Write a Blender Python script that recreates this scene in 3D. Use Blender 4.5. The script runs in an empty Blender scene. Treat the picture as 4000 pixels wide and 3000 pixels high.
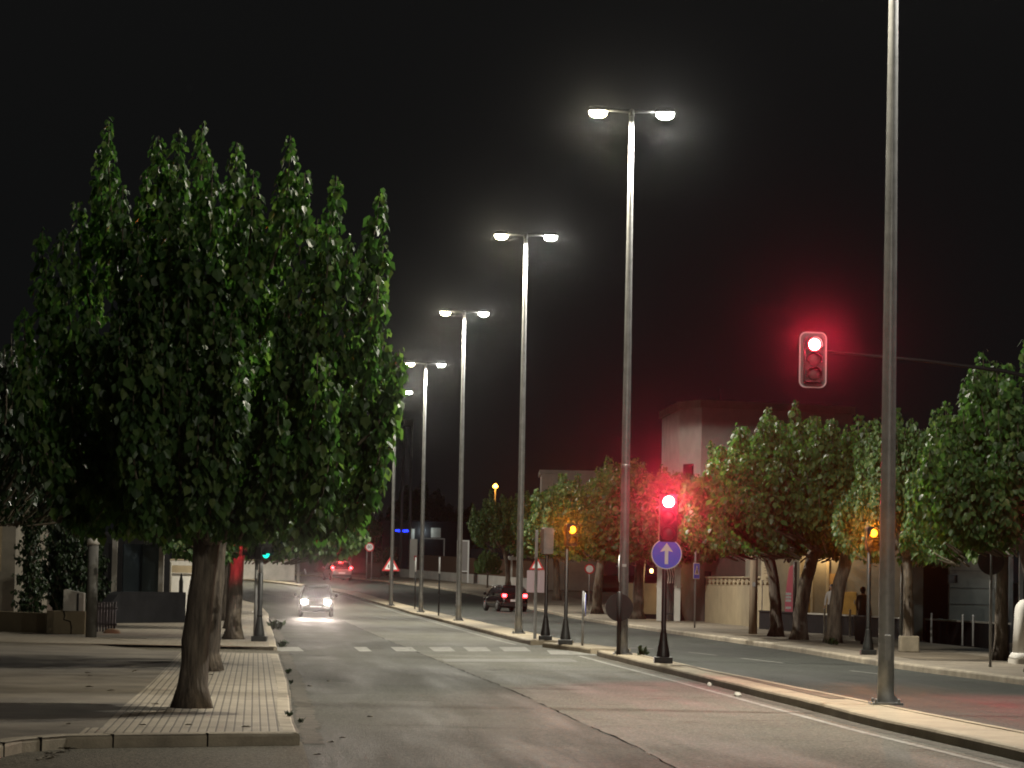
import bpy, math, random
from mathutils import Vector, Matrix
R = math.radians
PI = math.pi
S = bpy.context.scene
C = S.collection

# ------------------------------------------------------------------ camera
F = 12000.0; CAMH = 1.65                      # focal length in photo pixels (4000 wide), eye height
PITCH = math.atan((2274 - 1500) / F); ROLL = R(1.1)
cam_d = bpy.data.cameras.new('camera'); cam = bpy.data.objects.new('camera', cam_d); C.objects.link(cam)
cam_d.sensor_width = 36.0; cam_d.lens = 36.0 * F / 4000.0; cam_d.clip_start = 0.1; cam_d.clip_end = 3000
cam.matrix_world = Matrix.Translation((0, 0, CAMH)) @ (Matrix.Rotation(PI / 2 + PITCH, 4, 'X') @ Matrix.Rotation(ROLL, 4, 'Z'))
S.camera = cam

# terrain: level street that climbs gently past 160 m
K = [(-1e4, 0), (155, 0), (175, .12), (190, .38), (215, .88), (235, 1.36), (250, 1.7), (280, 2.2), (320, 2.6), (400, 2.8), (1e5, 2.8)]
def T(y):
    for (a, za), (b, zb) in zip(K, K[1:]):
        if y <= b: return za + (zb - za) * (y - a) / (b - a)
def ray(px, py):
    x = (px - 2000) / F; y = -(py - 1500) / F
    c, s = math.cos(ROLL), math.sin(ROLL)
    X = c * x - s * y; U = s * x + c * y
    cp, sp = math.cos(PITCH), math.sin(PITCH)
    return (X, cp - sp * U, sp + cp * U)
def G(px, py, dz=0.0):                        # where a picture point meets the ground
    r = ray(px, py); k = r[2] / r[1]; kx = r[0] / r[1]; y = 5.0
    while y < 600 and CAMH + k * y > T(y) + dz: y += .1
    return Vector((kx * y, y, T(y) + dz))
def at(px, py, Y):
    r = ray(px, py); t = Y / r[1]
    return Vector((r[0] * t, Y, CAMH + r[2] * t))
KERB = .13

# ------------------------------------------------------------------ mesh helpers
class MB:
    def __init__(s): s.v = []; s.f = []
    def add(s, vs, fs):
        o = len(s.v); s.v += [tuple(p) for p in vs]; s.f += [tuple(i + o for i in f) for f in fs]; return s
    def box(s, c, d, rz=0.0, M=None):
        x, y, z = d[0] / 2, d[1] / 2, d[2] / 2
        vs = [Vector((a * x, b * y, e * z)) for e in (-1, 1) for a, b in ((-1, -1), (1, -1), (1, 1), (-1, 1))]
        m = M or Matrix.Rotation(rz, 3, 'Z')
        vs = [m @ p + Vector(c) for p in vs]
        return s.add(vs, [(3, 2, 1, 0), (4, 5, 6, 7), (0, 1, 5, 4), (1, 2, 6, 5), (2, 3, 7, 6), (3, 0, 4, 7)])
    def tube(s, pts, rad, n=10, cap=True):
        pts = [Vector(p) for p in pts]
        if not hasattr(rad, '__len__'): rad = [rad] * len(pts)
        vs = []; fs = []; ref = None
        for i, p in enumerate(pts):
            d = (pts[min(i + 1, len(pts) - 1)] - pts[max(i - 1, 0)]).normalized()
            if ref is None:
                ref = Vector((1, 0, 0)) if abs(d.x) < .9 else Vector((0, 1, 0))
            a = (ref - d * ref.dot(d)).normalized(); b = d.cross(a); ref = a
            for k in range(n):
                t = 2 * PI * k / n
                vs.append(p + a * (math.cos(t) * rad[i]) + b * (math.sin(t) * rad[i]))
        for i in range(len(pts) - 1):
            for k in range(n):
                k2 = (k + 1) % n
                fs.append((i * n + k, i * n + k2, (i + 1) * n + k2, (i + 1) * n + k))
        if cap:
            fs.append(tuple(reversed(range(n)))); fs.append(tuple((len(pts) - 1) * n + k for k in range(n)))
        return s.add(vs, fs)
    def lathe(s, prof, n=20, o=(0, 0, 0), axis='z'):
        vs = []; fs = []
        for r, z in prof:
            for k in range(n):
                t = 2 * PI * k / n; x, y = r * math.cos(t), r * math.sin(t)
                if axis == 'z': p = (x, y, z)
                elif axis == 'y': p = (x, z, y)
                else: p = (z, x, y)
                vs.append(Vector(p) + Vector(o))
        m = len(prof)
        for i in range(m - 1):
            for k in range(n):
                k2 = (k + 1) % n
                fs.append((i * n + k, i * n + k2, (i + 1) * n + k2, (i + 1) * n + k))
        fs.append(tuple(reversed(range(n)))); fs.append(tuple((m - 1) * n + k for k in range(n)))
        return s.add(vs, fs)
    def prism(s, poly, y0, y1, o=(0, 0, 0)):   # polygon in the XZ plane given thickness along Y
        n = len(poly)
        vs = [Vector((x, y0, z)) + Vector(o) for x, z in poly] + [Vector((x, y1, z)) + Vector(o) for x, z in poly]
        fs = [tuple(range(n)), tuple(reversed(range(n, 2 * n)))]
        for i in range(n):
            j = (i + 1) % n; fs.append((i, i + n, j + n, j))
        return s.add(vs, fs)
    def ring(s, ro, ri, y0, y1, n=40, o=(0, 0, 0), a0=0, a1=2 * PI):
        full = abs(a1 - a0 - 2 * PI) < 1e-6; m = n if full else n + 1
        vs = []; fs = []
        for k in range(m):
            t = a0 + (a1 - a0) * k / n
            for r, y in ((ro, y0), (ri, y0), (ri, y1), (ro, y1)):
                vs.append(Vector((r * math.cos(t), y, r * math.sin(t))) + Vector(o))
        for k in range(n):
            k2 = (k + 1) % m
            for q in range(4):
                q2 = (q + 1) % 4
                fs.append((k * 4 + q, k * 4 + q2, k2 * 4 + q2, k2 * 4 + q))
        if not full: fs += [(0, 1, 2, 3), tuple(reversed([(m - 1) * 4 + q for q in range(4)]))]
        return s.add(vs, fs)
    def loft(s, rings, cap=True):
        n = len(rings[0]); vs = [p for r in rings for p in r]; fs = []
        for i in range(len(rings) - 1):
            for k in range(n):
                k2 = (k + 1) % n
                fs.append((i * n + k, i * n + k2, (i + 1) * n + k2, (i + 1) * n + k))
        if cap:
            fs.append(tuple(reversed(range(n)))); fs.append(tuple((len(rings) - 1) * n + k for k in range(n)))
        return s.add(vs, fs)
    def build(s, name, m, parent=None, smooth=False, bevel=0.0, loc=None, sub=0):
        me = bpy.data.meshes.new(name); me.from_pydata(s.v, [], s.f); me.update()
        me.materials.append(m)
        if smooth: me.shade_smooth()
        o = bpy.data.objects.new(name, me); C.objects.link(o)
        if parent is not None: o.parent = parent
        if loc is not None: o.location = loc
        if bevel:
            b = o.modifiers.new('bevel', 'BEVEL'); b.width = bevel; b.segments = 2; b.limit_method = 'ANGLE'
        if sub:
            q = o.modifiers.new('sub', 'SUBSURF'); q.levels = sub; q.render_levels = sub
        return o
def circ(r, n=36, cx=0, cz=0): return [(cx + r * math.cos(2 * PI * k / n), cz + r * math.sin(2 * PI * k / n)) for k in range(n)]
def rrect(w, h, r, n=6, cx=0, cz=0):
    out = []
    for sx, sz, a in ((1, 1, 0), (-1, 1, 90), (-1, -1, 180), (1, -1, 270)):
        for k in range(n + 1):
            t = R(a + 90 * k / n); out.append((cx + sx * (w / 2 - r) + r * math.cos(t), cz + sz * (h / 2 - r) + r * math.sin(t)))
    return out
def tag(o, label, cat, group=None):
    o['label'] = label; o['category'] = cat
    if group: o['group'] = group
    return o
def thing(name, label, cat, loc=(0, 0, 0), rz=0.0, group=None):
    o = bpy.data.objects.new(name, None); C.objects.link(o); o.location = loc; o.rotation_euler = (0, 0, rz)
    o.empty_display_size = .2
    return tag(o, label, cat, group)
def struct(o, kind='structure'): o['kind'] = kind; return o
def dup(root, loc, rz=0.0, label=None, sc=None):
    r = root.copy(); C.objects.link(r); r.location = loc; r.rotation_euler = (0, 0, rz)
    if label: r['label'] = label
    if sc is not None: r.scale = sc
    for ch in list(root.children):
        c = ch.copy(); C.objects.link(c); c.parent = r
        for g in list(ch.children):
            d = g.copy(); C.objects.link(d); d.parent = c
    return r

# ------------------------------------------------------------------ materials
def newmat(name):
    m = bpy.data.materials.new(name); m.use_nodes = True
    nt = m.node_tree; b = nt.nodes['Principled BSDF']
    return m, nt, b
def mat(name, col, rough=.6, metal=0.0, var=0.0, scale=4.0, bump=0.0, bscale=40.0, spec=.5, stretch=None, dirt=None, coat=0.0):
    m, nt, b = newmat(name); N = nt.nodes; L = nt.links
    b.inputs['Roughness'].default_value = rough; b.inputs['Metallic'].default_value = metal
    b.inputs['Specular IOR Level'].default_value = spec; b.inputs['Coat Weight'].default_value = coat
    b.inputs['Base Color'].default_value = (*col, 1)
    tc = N.new('ShaderNodeTexCoord'); mp = N.new('ShaderNodeMapping'); L.new(tc.outputs['Object'], mp.inputs['Vector'])
    if stretch: mp.inputs['Scale'].default_value = stretch
    if var:
        n = N.new('ShaderNodeTexNoise'); n.inputs['Scale'].default_value = scale; n.inputs['Detail'].default_value = 6; n.inputs['Roughness'].default_value = .65
        L.new(mp.outputs[0], n.inputs['Vector'])
        r = N.new('ShaderNodeValToRGB'); r.color_ramp.elements[0].position = .3; r.color_ramp.elements[1].position = .7
        d = dirt or tuple(c * (1 - var) for c in col)
        r.color_ramp.elements[0].color = (*d, 1); r.color_ramp.elements[1].color = (*[min(1, c * (1 + var * .6)) for c in col], 1)
        L.new(n.outputs['Fac'], r.inputs['Fac']); L.new(r.outputs['Color'], b.inputs['Base Color'])
    if bump:
        n2 = N.new('ShaderNodeTexNoise'); n2.inputs['Scale'].default_value = bscale; n2.inputs['Detail'].default_value = 5
        L.new(mp.outputs[0], n2.inputs['Vector'])
        bp = N.new('ShaderNodeBump'); bp.inputs['Strength'].default_value = bump; bp.inputs['Distance'].default_value = .02
        L.new(n2.outputs['Fac'], bp.inputs['Height']); L.new(bp.outputs['Normal'], b.inputs['Normal'])
    return m
def emis(name, col, strength, sample=True):
    m, nt, b = newmat(name)
    b.inputs['Base Color'].default_value = (.02, .02, .02, 1)
    b.inputs['Emission Color'].default_value = (*col, 1); b.inputs['Emission Strength'].default_value = strength
    if not sample: m.cycles.emission_sampling = 'NONE'
    return m

def asphalt(name, c0, c1, rough=.5, seed=0.0, spec=.14):
    m, nt, b = newmat(name); N = nt.nodes; L = nt.links
    tc = N.new('ShaderNodeTexCoord'); mp = N.new('ShaderNodeMapping'); mp.inputs['Location'].default_value = (seed, seed * 2, 0)
    mp.inputs['Rotation'].default_value = (0, 0, R(-4.7))
    L.new(tc.outputs['Object'], mp.inputs['Vector'])
    st = N.new('ShaderNodeMapping'); st.inputs['Scale'].default_value = (1.6, .12, 1); L.new(mp.outputs[0], st.inputs['Vector'])
    big = N.new('ShaderNodeTexNoise'); big.inputs['Scale'].default_value = .9; big.inputs['Detail'].default_value = 7; big.inputs['Roughness'].default_value = .6
    L.new(st.outputs[0], big.inputs['Vector'])
    med = N.new('ShaderNodeTexNoise'); med.inputs['Scale'].default_value = .35; med.inputs['Detail'].default_value = 8; L.new(mp.outputs[0], med.inputs['Vector'])
    vo = N.new('ShaderNodeTexVoronoi'); vo.inputs['Scale'].default_value = 42; L.new(mp.outputs[0], vo.inputs['Vector'])
    fine = N.new('ShaderNodeTexNoise'); fine.inputs['Scale'].default_value = 65; fine.inputs['Detail'].default_value = 3; L.new(mp.outputs[0], fine.inputs['Vector'])
    ad = N.new('ShaderNodeMath'); ad.operation = 'ADD'; L.new(big.outputs['Fac'], ad.inputs[0]); L.new(med.outputs['Fac'], ad.inputs[1])
    hf = N.new('ShaderNodeMath'); hf.operation = 'MULTIPLY'; hf.inputs[1].default_value = .5; L.new(ad.outputs[0], hf.inputs[0])
    r = N.new('ShaderNodeValToRGB'); r.color_ramp.elements[0].position = .36; r.color_ramp.elements[1].position = .64
    r.color_ramp.elements[0].color = (*c0, 1); r.color_ramp.elements[1].color = (*c1, 1); L.new(hf.outputs[0], r.inputs['Fac'])
    # pale and dark chippings
    r2 = N.new('ShaderNodeValToRGB'); r2.color_ramp.elements[0].position = .0; r2.color_ramp.elements[1].position = 1
    r2.color_ramp.elements[0].color = (.45, .45, .45, 1); r2.color_ramp.elements[1].color = (1.75, 1.7, 1.6, 1)
    L.new(vo.outputs['Color'], r2.inputs['Fac'])
    b.inputs['Specular IOR Level'].default_value = spec
    mx = N.new('ShaderNodeMix'); mx.data_type = 'RGBA'; mx.blend_type = 'MULTIPLY'; mx.inputs['Factor'].default_value = .95
    L.new(r.outputs['Color'], mx.inputs['A']); L.new(r2.outputs['Color'], mx.inputs['B'])
    gn = N.new('ShaderNodeTexNoise'); gn.inputs['Scale'].default_value = 16; gn.inputs['Detail'].default_value = 10; gn.inputs['Roughness'].default_value = .8; L.new(mp.outputs[0], gn.inputs['Vector'])
    gr = N.new('ShaderNodeValToRGB'); gr.color_ramp.elements[0].position = .36; gr.color_ramp.elements[1].position = .64; gr.color_ramp.elements[0].color = (.6, .6, .6, 1); gr.color_ramp.elements[1].color = (1.4, 1.38, 1.34, 1); L.new(gn.outputs['Fac'], gr.inputs['Fac'])
    m4 = N.new('ShaderNodeMix'); m4.data_type = 'RGBA'; m4.blend_type = 'MULTIPLY'; m4.inputs['Factor'].default_value = 1; L.new(mx.outputs['Result'], m4.inputs['A']); L.new(gr.outputs['Color'], m4.inputs['B']); mx = m4
    sn = N.new('ShaderNodeTexNoise'); sn.inputs['Scale'].default_value = .55; sn.inputs['Detail'].default_value = 9; sn.inputs['Roughness'].default_value = .7; sn.inputs['Distortion'].default_value = .6; L.new(mp.outputs[0], sn.inputs['Vector'])
    sr = N.new('ShaderNodeValToRGB'); sr.color_ramp.elements[0].position = .56; sr.color_ramp.elements[1].position = .66; sr.color_ramp.elements[0].color = (1, 1, 1, 1); sr.color_ramp.elements[1].color = (.62, .6, .57, 1); L.new(sn.outputs['Fac'], sr.inputs['Fac'])
    m3 = N.new('ShaderNodeMix'); m3.data_type = 'RGBA'; m3.blend_type = 'MULTIPLY'; m3.inputs['Factor'].default_value = 1; L.new(mx.outputs['Result'], m3.inputs['A']); L.new(sr.outputs['Color'], m3.inputs['B']); L.new(m3.outputs['Result'], b.inputs['Base Color'])
    rr = N.new('ShaderNodeMapRange'); rr.inputs['To Min'].default_value = rough - .1; rr.inputs['To Max'].default_value = rough + .12; rr.inputs['From Min'].default_value = .35; rr.inputs['From Max'].default_value = .65
    L.new(big.outputs['Fac'], rr.inputs['Value']); L.new(rr.outputs[0], b.inputs['Roughness'])
    bp = N.new('ShaderNodeBump'); bp.inputs['Strength'].default_value = .6; bp.inputs['Distance'].default_value = .014
    ad2 = N.new('ShaderNodeMath'); ad2.operation = 'ADD'; L.new(fine.outputs['Fac'], ad2.inputs[0]); L.new(vo.outputs['Distance'], ad2.inputs[1])
    L.new(ad2.outputs[0], bp.inputs['Height']); L.new(bp.outputs['Normal'], b.inputs['Normal'])
    return m
def paving(name, c0, c1, joint, bw, rh, rot, mort=.006, off=.5, bump=.5):
    m, nt, b = newmat(name); N = nt.nodes; L = nt.links
    tc = N.new('ShaderNodeTexCoord'); mp = N.new('ShaderNodeMapping'); mp.inputs['Rotation'].default_value = (0, 0, rot); L.new(tc.outputs['Object'], mp.inputs['Vector'])
    br = N.new('ShaderNodeTexBrick'); br.inputs['Scale'].default_value = 1; br.inputs['Brick Width'].default_value = bw; br.inputs['Row Height'].default_value = rh
    br.inputs['Mortar Size'].default_value = mort; br.inputs['Mortar Smooth'].default_value = .3; br.offset = off
    br.inputs['Color1'].default_value = (*c0, 1); br.inputs['Color2'].default_value = (*c1, 1); br.inputs['Mortar'].default_value = (*joint, 1)
    L.new(mp.outputs[0], br.inputs['Vector'])
    n = N.new('ShaderNodeTexNoise'); n.inputs['Scale'].default_value = 1.3; n.inputs['Detail'].default_value = 8; n.inputs['Roughness'].default_value = .7; L.new(tc.outputs['Object'], n.inputs['Vector'])
    r = N.new('ShaderNodeValToRGB'); r.color_ramp.elements[0].position = .3; r.color_ramp.elements[1].position = .68
    r.color_ramp.elements[0].color = (.55, .52, .5, 1); r.color_ramp.elements[1].color = (1.12, 1.12, 1.12, 1); L.new(n.outputs['Fac'], r.inputs['Fac'])
    mx = N.new('ShaderNodeMix'); mx.data_type = 'RGBA'; mx.blend_type = 'MULTIPLY'; mx.inputs['Factor'].default_value = .85
    L.new(br.outputs['Color'], mx.inputs['A']); L.new(r.outputs['Color'], mx.inputs['B']); L.new(mx.outputs['Result'], b.inputs['Base Color'])
    b.inputs['Roughness'].default_value = .75
    f = N.new('ShaderNodeTexNoise'); f.inputs['Scale'].default_value = 50; L.new(tc.outputs['Object'], f.inputs['Vector'])
    sb = N.new('ShaderNodeMath'); sb.operation = 'MULTIPLY_ADD'; sb.inputs[1].default_value = -1.0; L.new(br.outputs['Fac'], sb.inputs[0]); L.new(f.outputs['Fac'], sb.inputs[2])
    bp = N.new('ShaderNodeBump'); bp.inputs['Strength'].default_value = bump; bp.inputs['Distance'].default_value = .01
    L.new(sb.outputs[0], bp.inputs['Height']); L.new(bp.outputs['Normal'], b.inputs['Normal'])
    return m
def leafmat(name, ramp, trans=.25, rough=.38):
    m, nt, b = newmat(name); N = nt.nodes; L = nt.links
    g = N.new('ShaderNodeNewGeometry'); r = N.new('ShaderNodeValToRGB'); e = r.color_ramp.elements
    e[0].color = (*ramp[0], 1); e[1].color = (*ramp[-1], 1)
    for i, c in enumerate(ramp[1:-1]):
        q = e.new((i + 1) / (len(ramp) - 1)); q.color = (*c, 1)
    L.new(g.outputs['Random Per Island'], r.inputs['Fac']); L.new(r.outputs['Color'], b.inputs['Base Color'])
    b.inputs['Roughness'].default_value = rough; b.inputs['Specular IOR Level'].default_value = .4
    t = N.new('ShaderNodeBsdfTranslucent'); br = N.new('ShaderNodeMix'); br.data_type = 'RGBA'; br.blend_type = 'MULTIPLY'; br.inputs['Factor'].default_value = 1
    br.inputs['B'].default_value = (1.1, 1.5, .7, 1); L.new(r.outputs['Color'], br.inputs['A']); L.new(br.outputs['Result'], t.inputs['Color'])
    mx = N.new('ShaderNodeMixShader'); mx.inputs['Fac'].default_value = trans
    L.new(b.outputs[0], mx.inputs[1]); L.new(t.outputs[0], mx.inputs[2]); L.new(mx.outputs[0], N['Material Output'].inputs['Surface'])
    return m
ASPH = asphalt('asphalt', (.072, .0735, .066), (.118, .119, .107), .78)
ASPHL = asphalt('old_asphalt', (.034, .0355, .032), (.063, .0645, .058), .74, 11.0, .13)
ASPHR = asphalt('dark_asphalt', (.027, .030, .029), (.046, .051, .048), .74, 3.0)
ASPHN = asphalt('asphalt_patch', (.085, .078, .066), (.125, .115, .098), .85, 7.0)
SLAB = paving('grooved_paving', (.30, .26, .20), (.26, .225, .175), (.09, .075, .055), 2.4, .088, R(90 - 4.7), .010)
TILE = paving('red_paving', (.26, .17, .12), (.23, .15, .11), (.10, .08, .06), .3, .3, R(-20), .01)
HOUSEP = mat('aged_plaster', (.24, .215, .17), .9, 0, .3, 1.0, .2, 20)
DARKCONC = mat('dark_concrete', (.125, .105, .08), .9, 0, .5, .8, .5, 22)  # darker than the grooved strip along the kerb
SLABR = paving('grey_paving', (.25, .215, .165), (.22, .19, .15), (.12, .1, .08), .4, .4, R(-5), .008)
KERBM = mat('kerb_concrete', (.30, .255, .19), .8, 0, .45, 1.6, .4, 30)
MEDM = mat('median_concrete', (.30, .25, .175), .85, 0, .35, .9, .35, 25)
EARTH = mat('earth', (.12, .095, .065), .95, 0, .4, .7, .5, 12)
DIRT = mat('gutter_grit', (.075, .066, .052), .95, 0, .5, 3.0, .6, 40)
PAINT = mat('road_paint', (.28, .275, .25), .85, 0, .4, 5.0, .2, 60, spec=.2, dirt=(.10, .098, .09))
SEAM = mat('seam_tar', (.02, .019, .018), 1.0, 0, .3, 8, spec=0.0)
PAINTW = mat('worn_paint', (.155, .154, .143), .9, 0, .4, 5.0, .2, 60, spec=.2, dirt=(.10, .098, .09))
GALV = mat('galvanised_steel', (.26, .26, .255), .45, .45, .25, 5, .08, 30)
GREYP = mat('grey_painted_metal', (.25, .25, .25), .5, .3, .2, 6)
BLACKP = mat('black_cast_iron', (.012, .014, .013), .45, .2, .3, 8, .15, 30)
DARKP = mat('dark_plastic', (.02, .02, .021), .5, 0, .2, 9)
WHITEM = mat('white_sign_sheeting', (.8, .8, .8), .4)
REDM = mat('red_sign_sheeting', (.55, .025, .03), .4)
BLUEM = mat('blue_sign_sheeting', (.04, .12, .9), .4)
BLACKM = mat('black_sign_ink', (.01, .01, .01), .5)
BARK = mat('bark', (.15, .122, .095), .9, 0, .78, 13, 1.6, 24, stretch=(1, 1, .16))
TWIG = mat('twig_bark', (.12, .10, .07), .85, 0, .3, 10)
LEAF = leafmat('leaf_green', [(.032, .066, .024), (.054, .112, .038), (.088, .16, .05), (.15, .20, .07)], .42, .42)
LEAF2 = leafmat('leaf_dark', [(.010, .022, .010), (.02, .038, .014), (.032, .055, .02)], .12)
PLASTER = mat('pale_plaster', (.5, .47, .42), .85, 0, .22, 1.2, .2, 20)
PLASTERY = mat('ochre_plaster', (.33, .265, .17), .85, 0, .2, 1.2, .2, 20)
WHITEW = mat('white_render', (.62, .60, .56), .8, 0, .18, .8, .15, 15)
BROWNW = mat('brown_cane', (.10, .058, .036), .9, 0, .35, 3, .5, 22, stretch=(14, 14, .4))
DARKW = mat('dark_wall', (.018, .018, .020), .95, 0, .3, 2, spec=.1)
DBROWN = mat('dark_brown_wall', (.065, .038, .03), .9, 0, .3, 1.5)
GLASS = mat('dark_glass', (.01, .012, .014), .08, 0, spec=.7)
RUBBER = mat('rubber', (.014, .014, .014), .8)
RIMM = mat('rim_alloy', (.4, .4, .4), .35, .8)
LAMPW = emis('lamp_white', (1, .97, .88), 60, False)
LAMPY = emis('lamp_warm', (1, .91, .62), 45, False)
REDL = emis('red_lens', (1, .012, .03), 9, False); REDC = emis('red_lamp_core', (1, .22, .2), 60, False)
REDS = emis('red_tail', (1, .03, .035), 26, False)
AMBL = emis('amber_lens', (1, .22, .004), 3.2, False); AMBC = emis('amber_lamp_core', (1, .42, .02), 7, False)
GREENL = emis('green_lens', (0, .75, .5), 2.2, False)
HEADL = emis('head_lens', (1, .93, .82), 120, False)
OFFL = mat('unlit_lens', (.02, .02, .018), .3, spec=.3); SIGNALB = mat('signal_black', (.007, .007, .007), .6, spec=.3)

# ------------------------------------------------------------------ lights
def spot(name, loc, direction, W, col, ang=170, blend=.2, size=.12):
    l = bpy.data.lights.new(name, 'SPOT'); l.energy = W; l.color = col; l.spot_size = R(ang); l.spot_blend = blend; l.shadow_soft_size = size
    o = bpy.data.objects.new(name, l); C.objects.link(o); o.location = loc
    o.rotation_euler = Vector(direction).to_track_quat('-Z', 'Y').to_euler(); return o
def point(name, loc, W, col, size=.06):
    l = bpy.data.lights.new(name, 'POINT'); l.energy = W; l.color = col; l.shadow_soft_size = size
    o = bpy.data.objects.new(name, l); C.objects.link(o); o.location = loc; return o
HAZE, ANISO, EXPO, SKYC = .000022, .987, -0.15, (.05, .052, .052, 1)
# ================================================================== ground, road, kerbs
def smooth(pts, step=2.0):                    # Catmull-Rom through 2D points, resampled
    P = [Vector((p[0], p[1])) for p in pts]; P = [P[0] * 2 - P[1]] + P + [P[-1] * 2 - P[-2]]
    out = []
    for i in range(1, len(P) - 2):
        a, b, c, d = P[i - 1:i + 3]; n = max(1, int((c - b).length / step))
        for k in range(n):
            t = k / n
            out.append(.5 * ((2 * b) + (c - a) * t + (2 * a - 5 * b + 4 * c - d) * t * t + (3 * b - 3 * c + d - a) * t ** 3))
    out.append(P[-2]); return out
def offset(pl, d):                            # + = to the right of the direction of travel
    out = []
    for i, p in enumerate(pl):
        t = (pl[min(i + 1, len(pl) - 1)] - pl[max(i - 1, 0)]).normalized()
        out.append(p + Vector((t.y, -t.x)) * d)
    return out
def resample(pl, n):
    ln = [0]
    for a, b in zip(pl, pl[1:]): ln.append(ln[-1] + (b - a).length)
    out = []; j = 0
    for k in range(n):
        s = ln[-1] * k / (n - 1)
        while j < len(pl) - 2 and ln[j + 1] < s: j += 1
        t = (s - ln[j]) / max(1e-9, ln[j + 1] - ln[j]); out.append(pl[j].lerp(pl[j + 1], min(1, max(0, t))))
    return out
def sheet(a, b, dz, across=6, n=None):
    n = n or max(len(a), len(b)); a = resample(a, n); b = resample(b, n); m = MB(); vs = []; fs = []
    for i in range(n):
        for k in range(across + 1):
            p = a[i].lerp(b[i], k / across); vs.append((p.x, p.y, T(p.y) + dz))
    for i in range(n - 1):
        for k in range(across):
            q = i * (across + 1) + k; fs.append((q, q + 1, q + across + 2, q + across + 1))
    return m.add(vs, fs)
def kerbrun(pl, w, h=KERB, side=1, m=None, jit=0.012, rnd=random.Random(3)):
    """kerb stones along pl (outer top edge on pl, body to the given side), a real step with a rounded arris"""
    m = m or MB(); rings = []
    for i, p in enumerate(pl):
        t = (pl[min(i + 1, len(pl) - 1)] - pl[max(i - 1, 0)]).normalized(); nrm = Vector((t.y, -t.x)) * side
        j = rnd.uniform(-jit, jit); g = T(p.y)
        ring = []
        for d, z in ((0.0, -.2), (0.0, h - .035), (.012, h - .01), (.04, h + .002), (w, h + .004), (w, -.2)):
            q = p + nrm * (d + (j if d < .03 else 0)); ring.append(Vector((q.x, q.y, g + z + (j * .4 if z > 0 else 0))))
        rings.append(ring if side > 0 else ring[::-1])
    return m.loft(rings)

KL = smooth([(1.0, -6), (-.55, 14), (-2.08, 30.8), (-3.18, 45), (-4.75, 64), (-6.2, 82), (-8.6, 111), (-10.7, 137), (-14, 170), (-18.5, 193), (-25, 212), (-36, 229), (-58, 243)])
KR = smooth([(12.6, 20), (9.9, 46), (9.15, 55), (8.1, 65), (7.3, 81), (6.38, 94), (3.89, 130), (2.1, 164), (-.4, 192), (-3.3, 214), (-8.5, 235.5), (-15, 254), (-27, 270), (-50, 284)])
MLw = [(7.6, -2), (6.45, 12), (5.04, 30), (4.5, 36), (3.82, 45.8), (3.08, 56.5), (2.62, 62.5), (2.06, 70.4)]
MLn = smooth(MLw)
MRn = offset(MLn, 1.0)
MRn = [p + Vector((-.35 * min(1, max(0, (p.y - 34) / 22)), 0)) for p in MRn]
ISL = smooth([(1.98, 72.6), (1.45, 76.0), (.92, 79.0)])
MLf = smooth([(.62, 81.6), (.1, 87.5), (-1.68, 111), (-3.75, 138), (-6.4, 170), (-8.6, 187), (-12.05, 209), (-18.7, 232), (-29, 248), (-52, 262)])

gx = [-700, -300, -150, -90, -60, -45, -30, -20, -10, 0, 10, 20, 30, 45, 60, 90, 150, 300, 700]
gy = [-80, -40, 0, 30, 60, 90, 120, 140, 155, 160, 165, 170, 175, 180, 185, 190, 200, 208, 215, 225, 235, 243, 250, 260, 270, 280, 300, 320, 360, 400, 550, 900]
g = MB(); g.add([(x, y, T(y) - .06) for y in gy for x in gx], [(j * len(gx) + i, j * len(gx) + i + 1, (j + 1) * len(gx) + i + 1, (j + 1) * len(gx) + i) for j in range(len(gy) - 1) for i in range(len(gx) - 1)])
struct(g.build('ground', EARTH))
MID = offset([p for p in MLn if p.y < 70], .4) + [Vector((2.1, 73)), Vector((1.3, 79)), Vector((.9, 82))] + offset(MLf, .5)
JOINT = smooth([(2.7, -6), (2.0, 12), (1.53, 28), (.80, 38), (.09, 47), (-.9, 58), (-2.14, 71.8), (-4.34, 96.5), (-6.0, 116), (-7.6, 134), (-10.4, 170), (-13.6, 190), (-18.5, 211), (-27, 231), (-54, 253)])
struct(sheet(KL, JOINT, 0.0, 4, 200).build('road', ASPHL)); struct(sheet(JOINT, MID, 0.0, 4, 200).build('road', ASPH)); struct(sheet(MID, KR, 0.0, 6, 200).build('road', ASPHR))
# side street on the left (the apron in front of the near kerb end and the mouth behind it)
apron = MB(); ap = [(-2.05, 31.2), (-30, 31.2), (-30, -6), (1.05, -6), (.6, 8), (-.62, 14.5), (-1.45, 24)]
apron.add([(x, y, .004) for x, y in ap], [tuple(range(len(ap)))][:]); struct(apron.build('side_road', ASPHN))
mouth = MB(); mo = [(-4.6, 61.5), (-4.9, 66.9), (-7.4, 68.6), (-15, 91), (-24, 108), (-30, 104), (-17, 82), (-9, 64)]
mouth.add([(x, y, .07) for x, y in mo], [tuple(range(len(mo)))]); struct(mouth.build('driveway', ASPHN))
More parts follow.
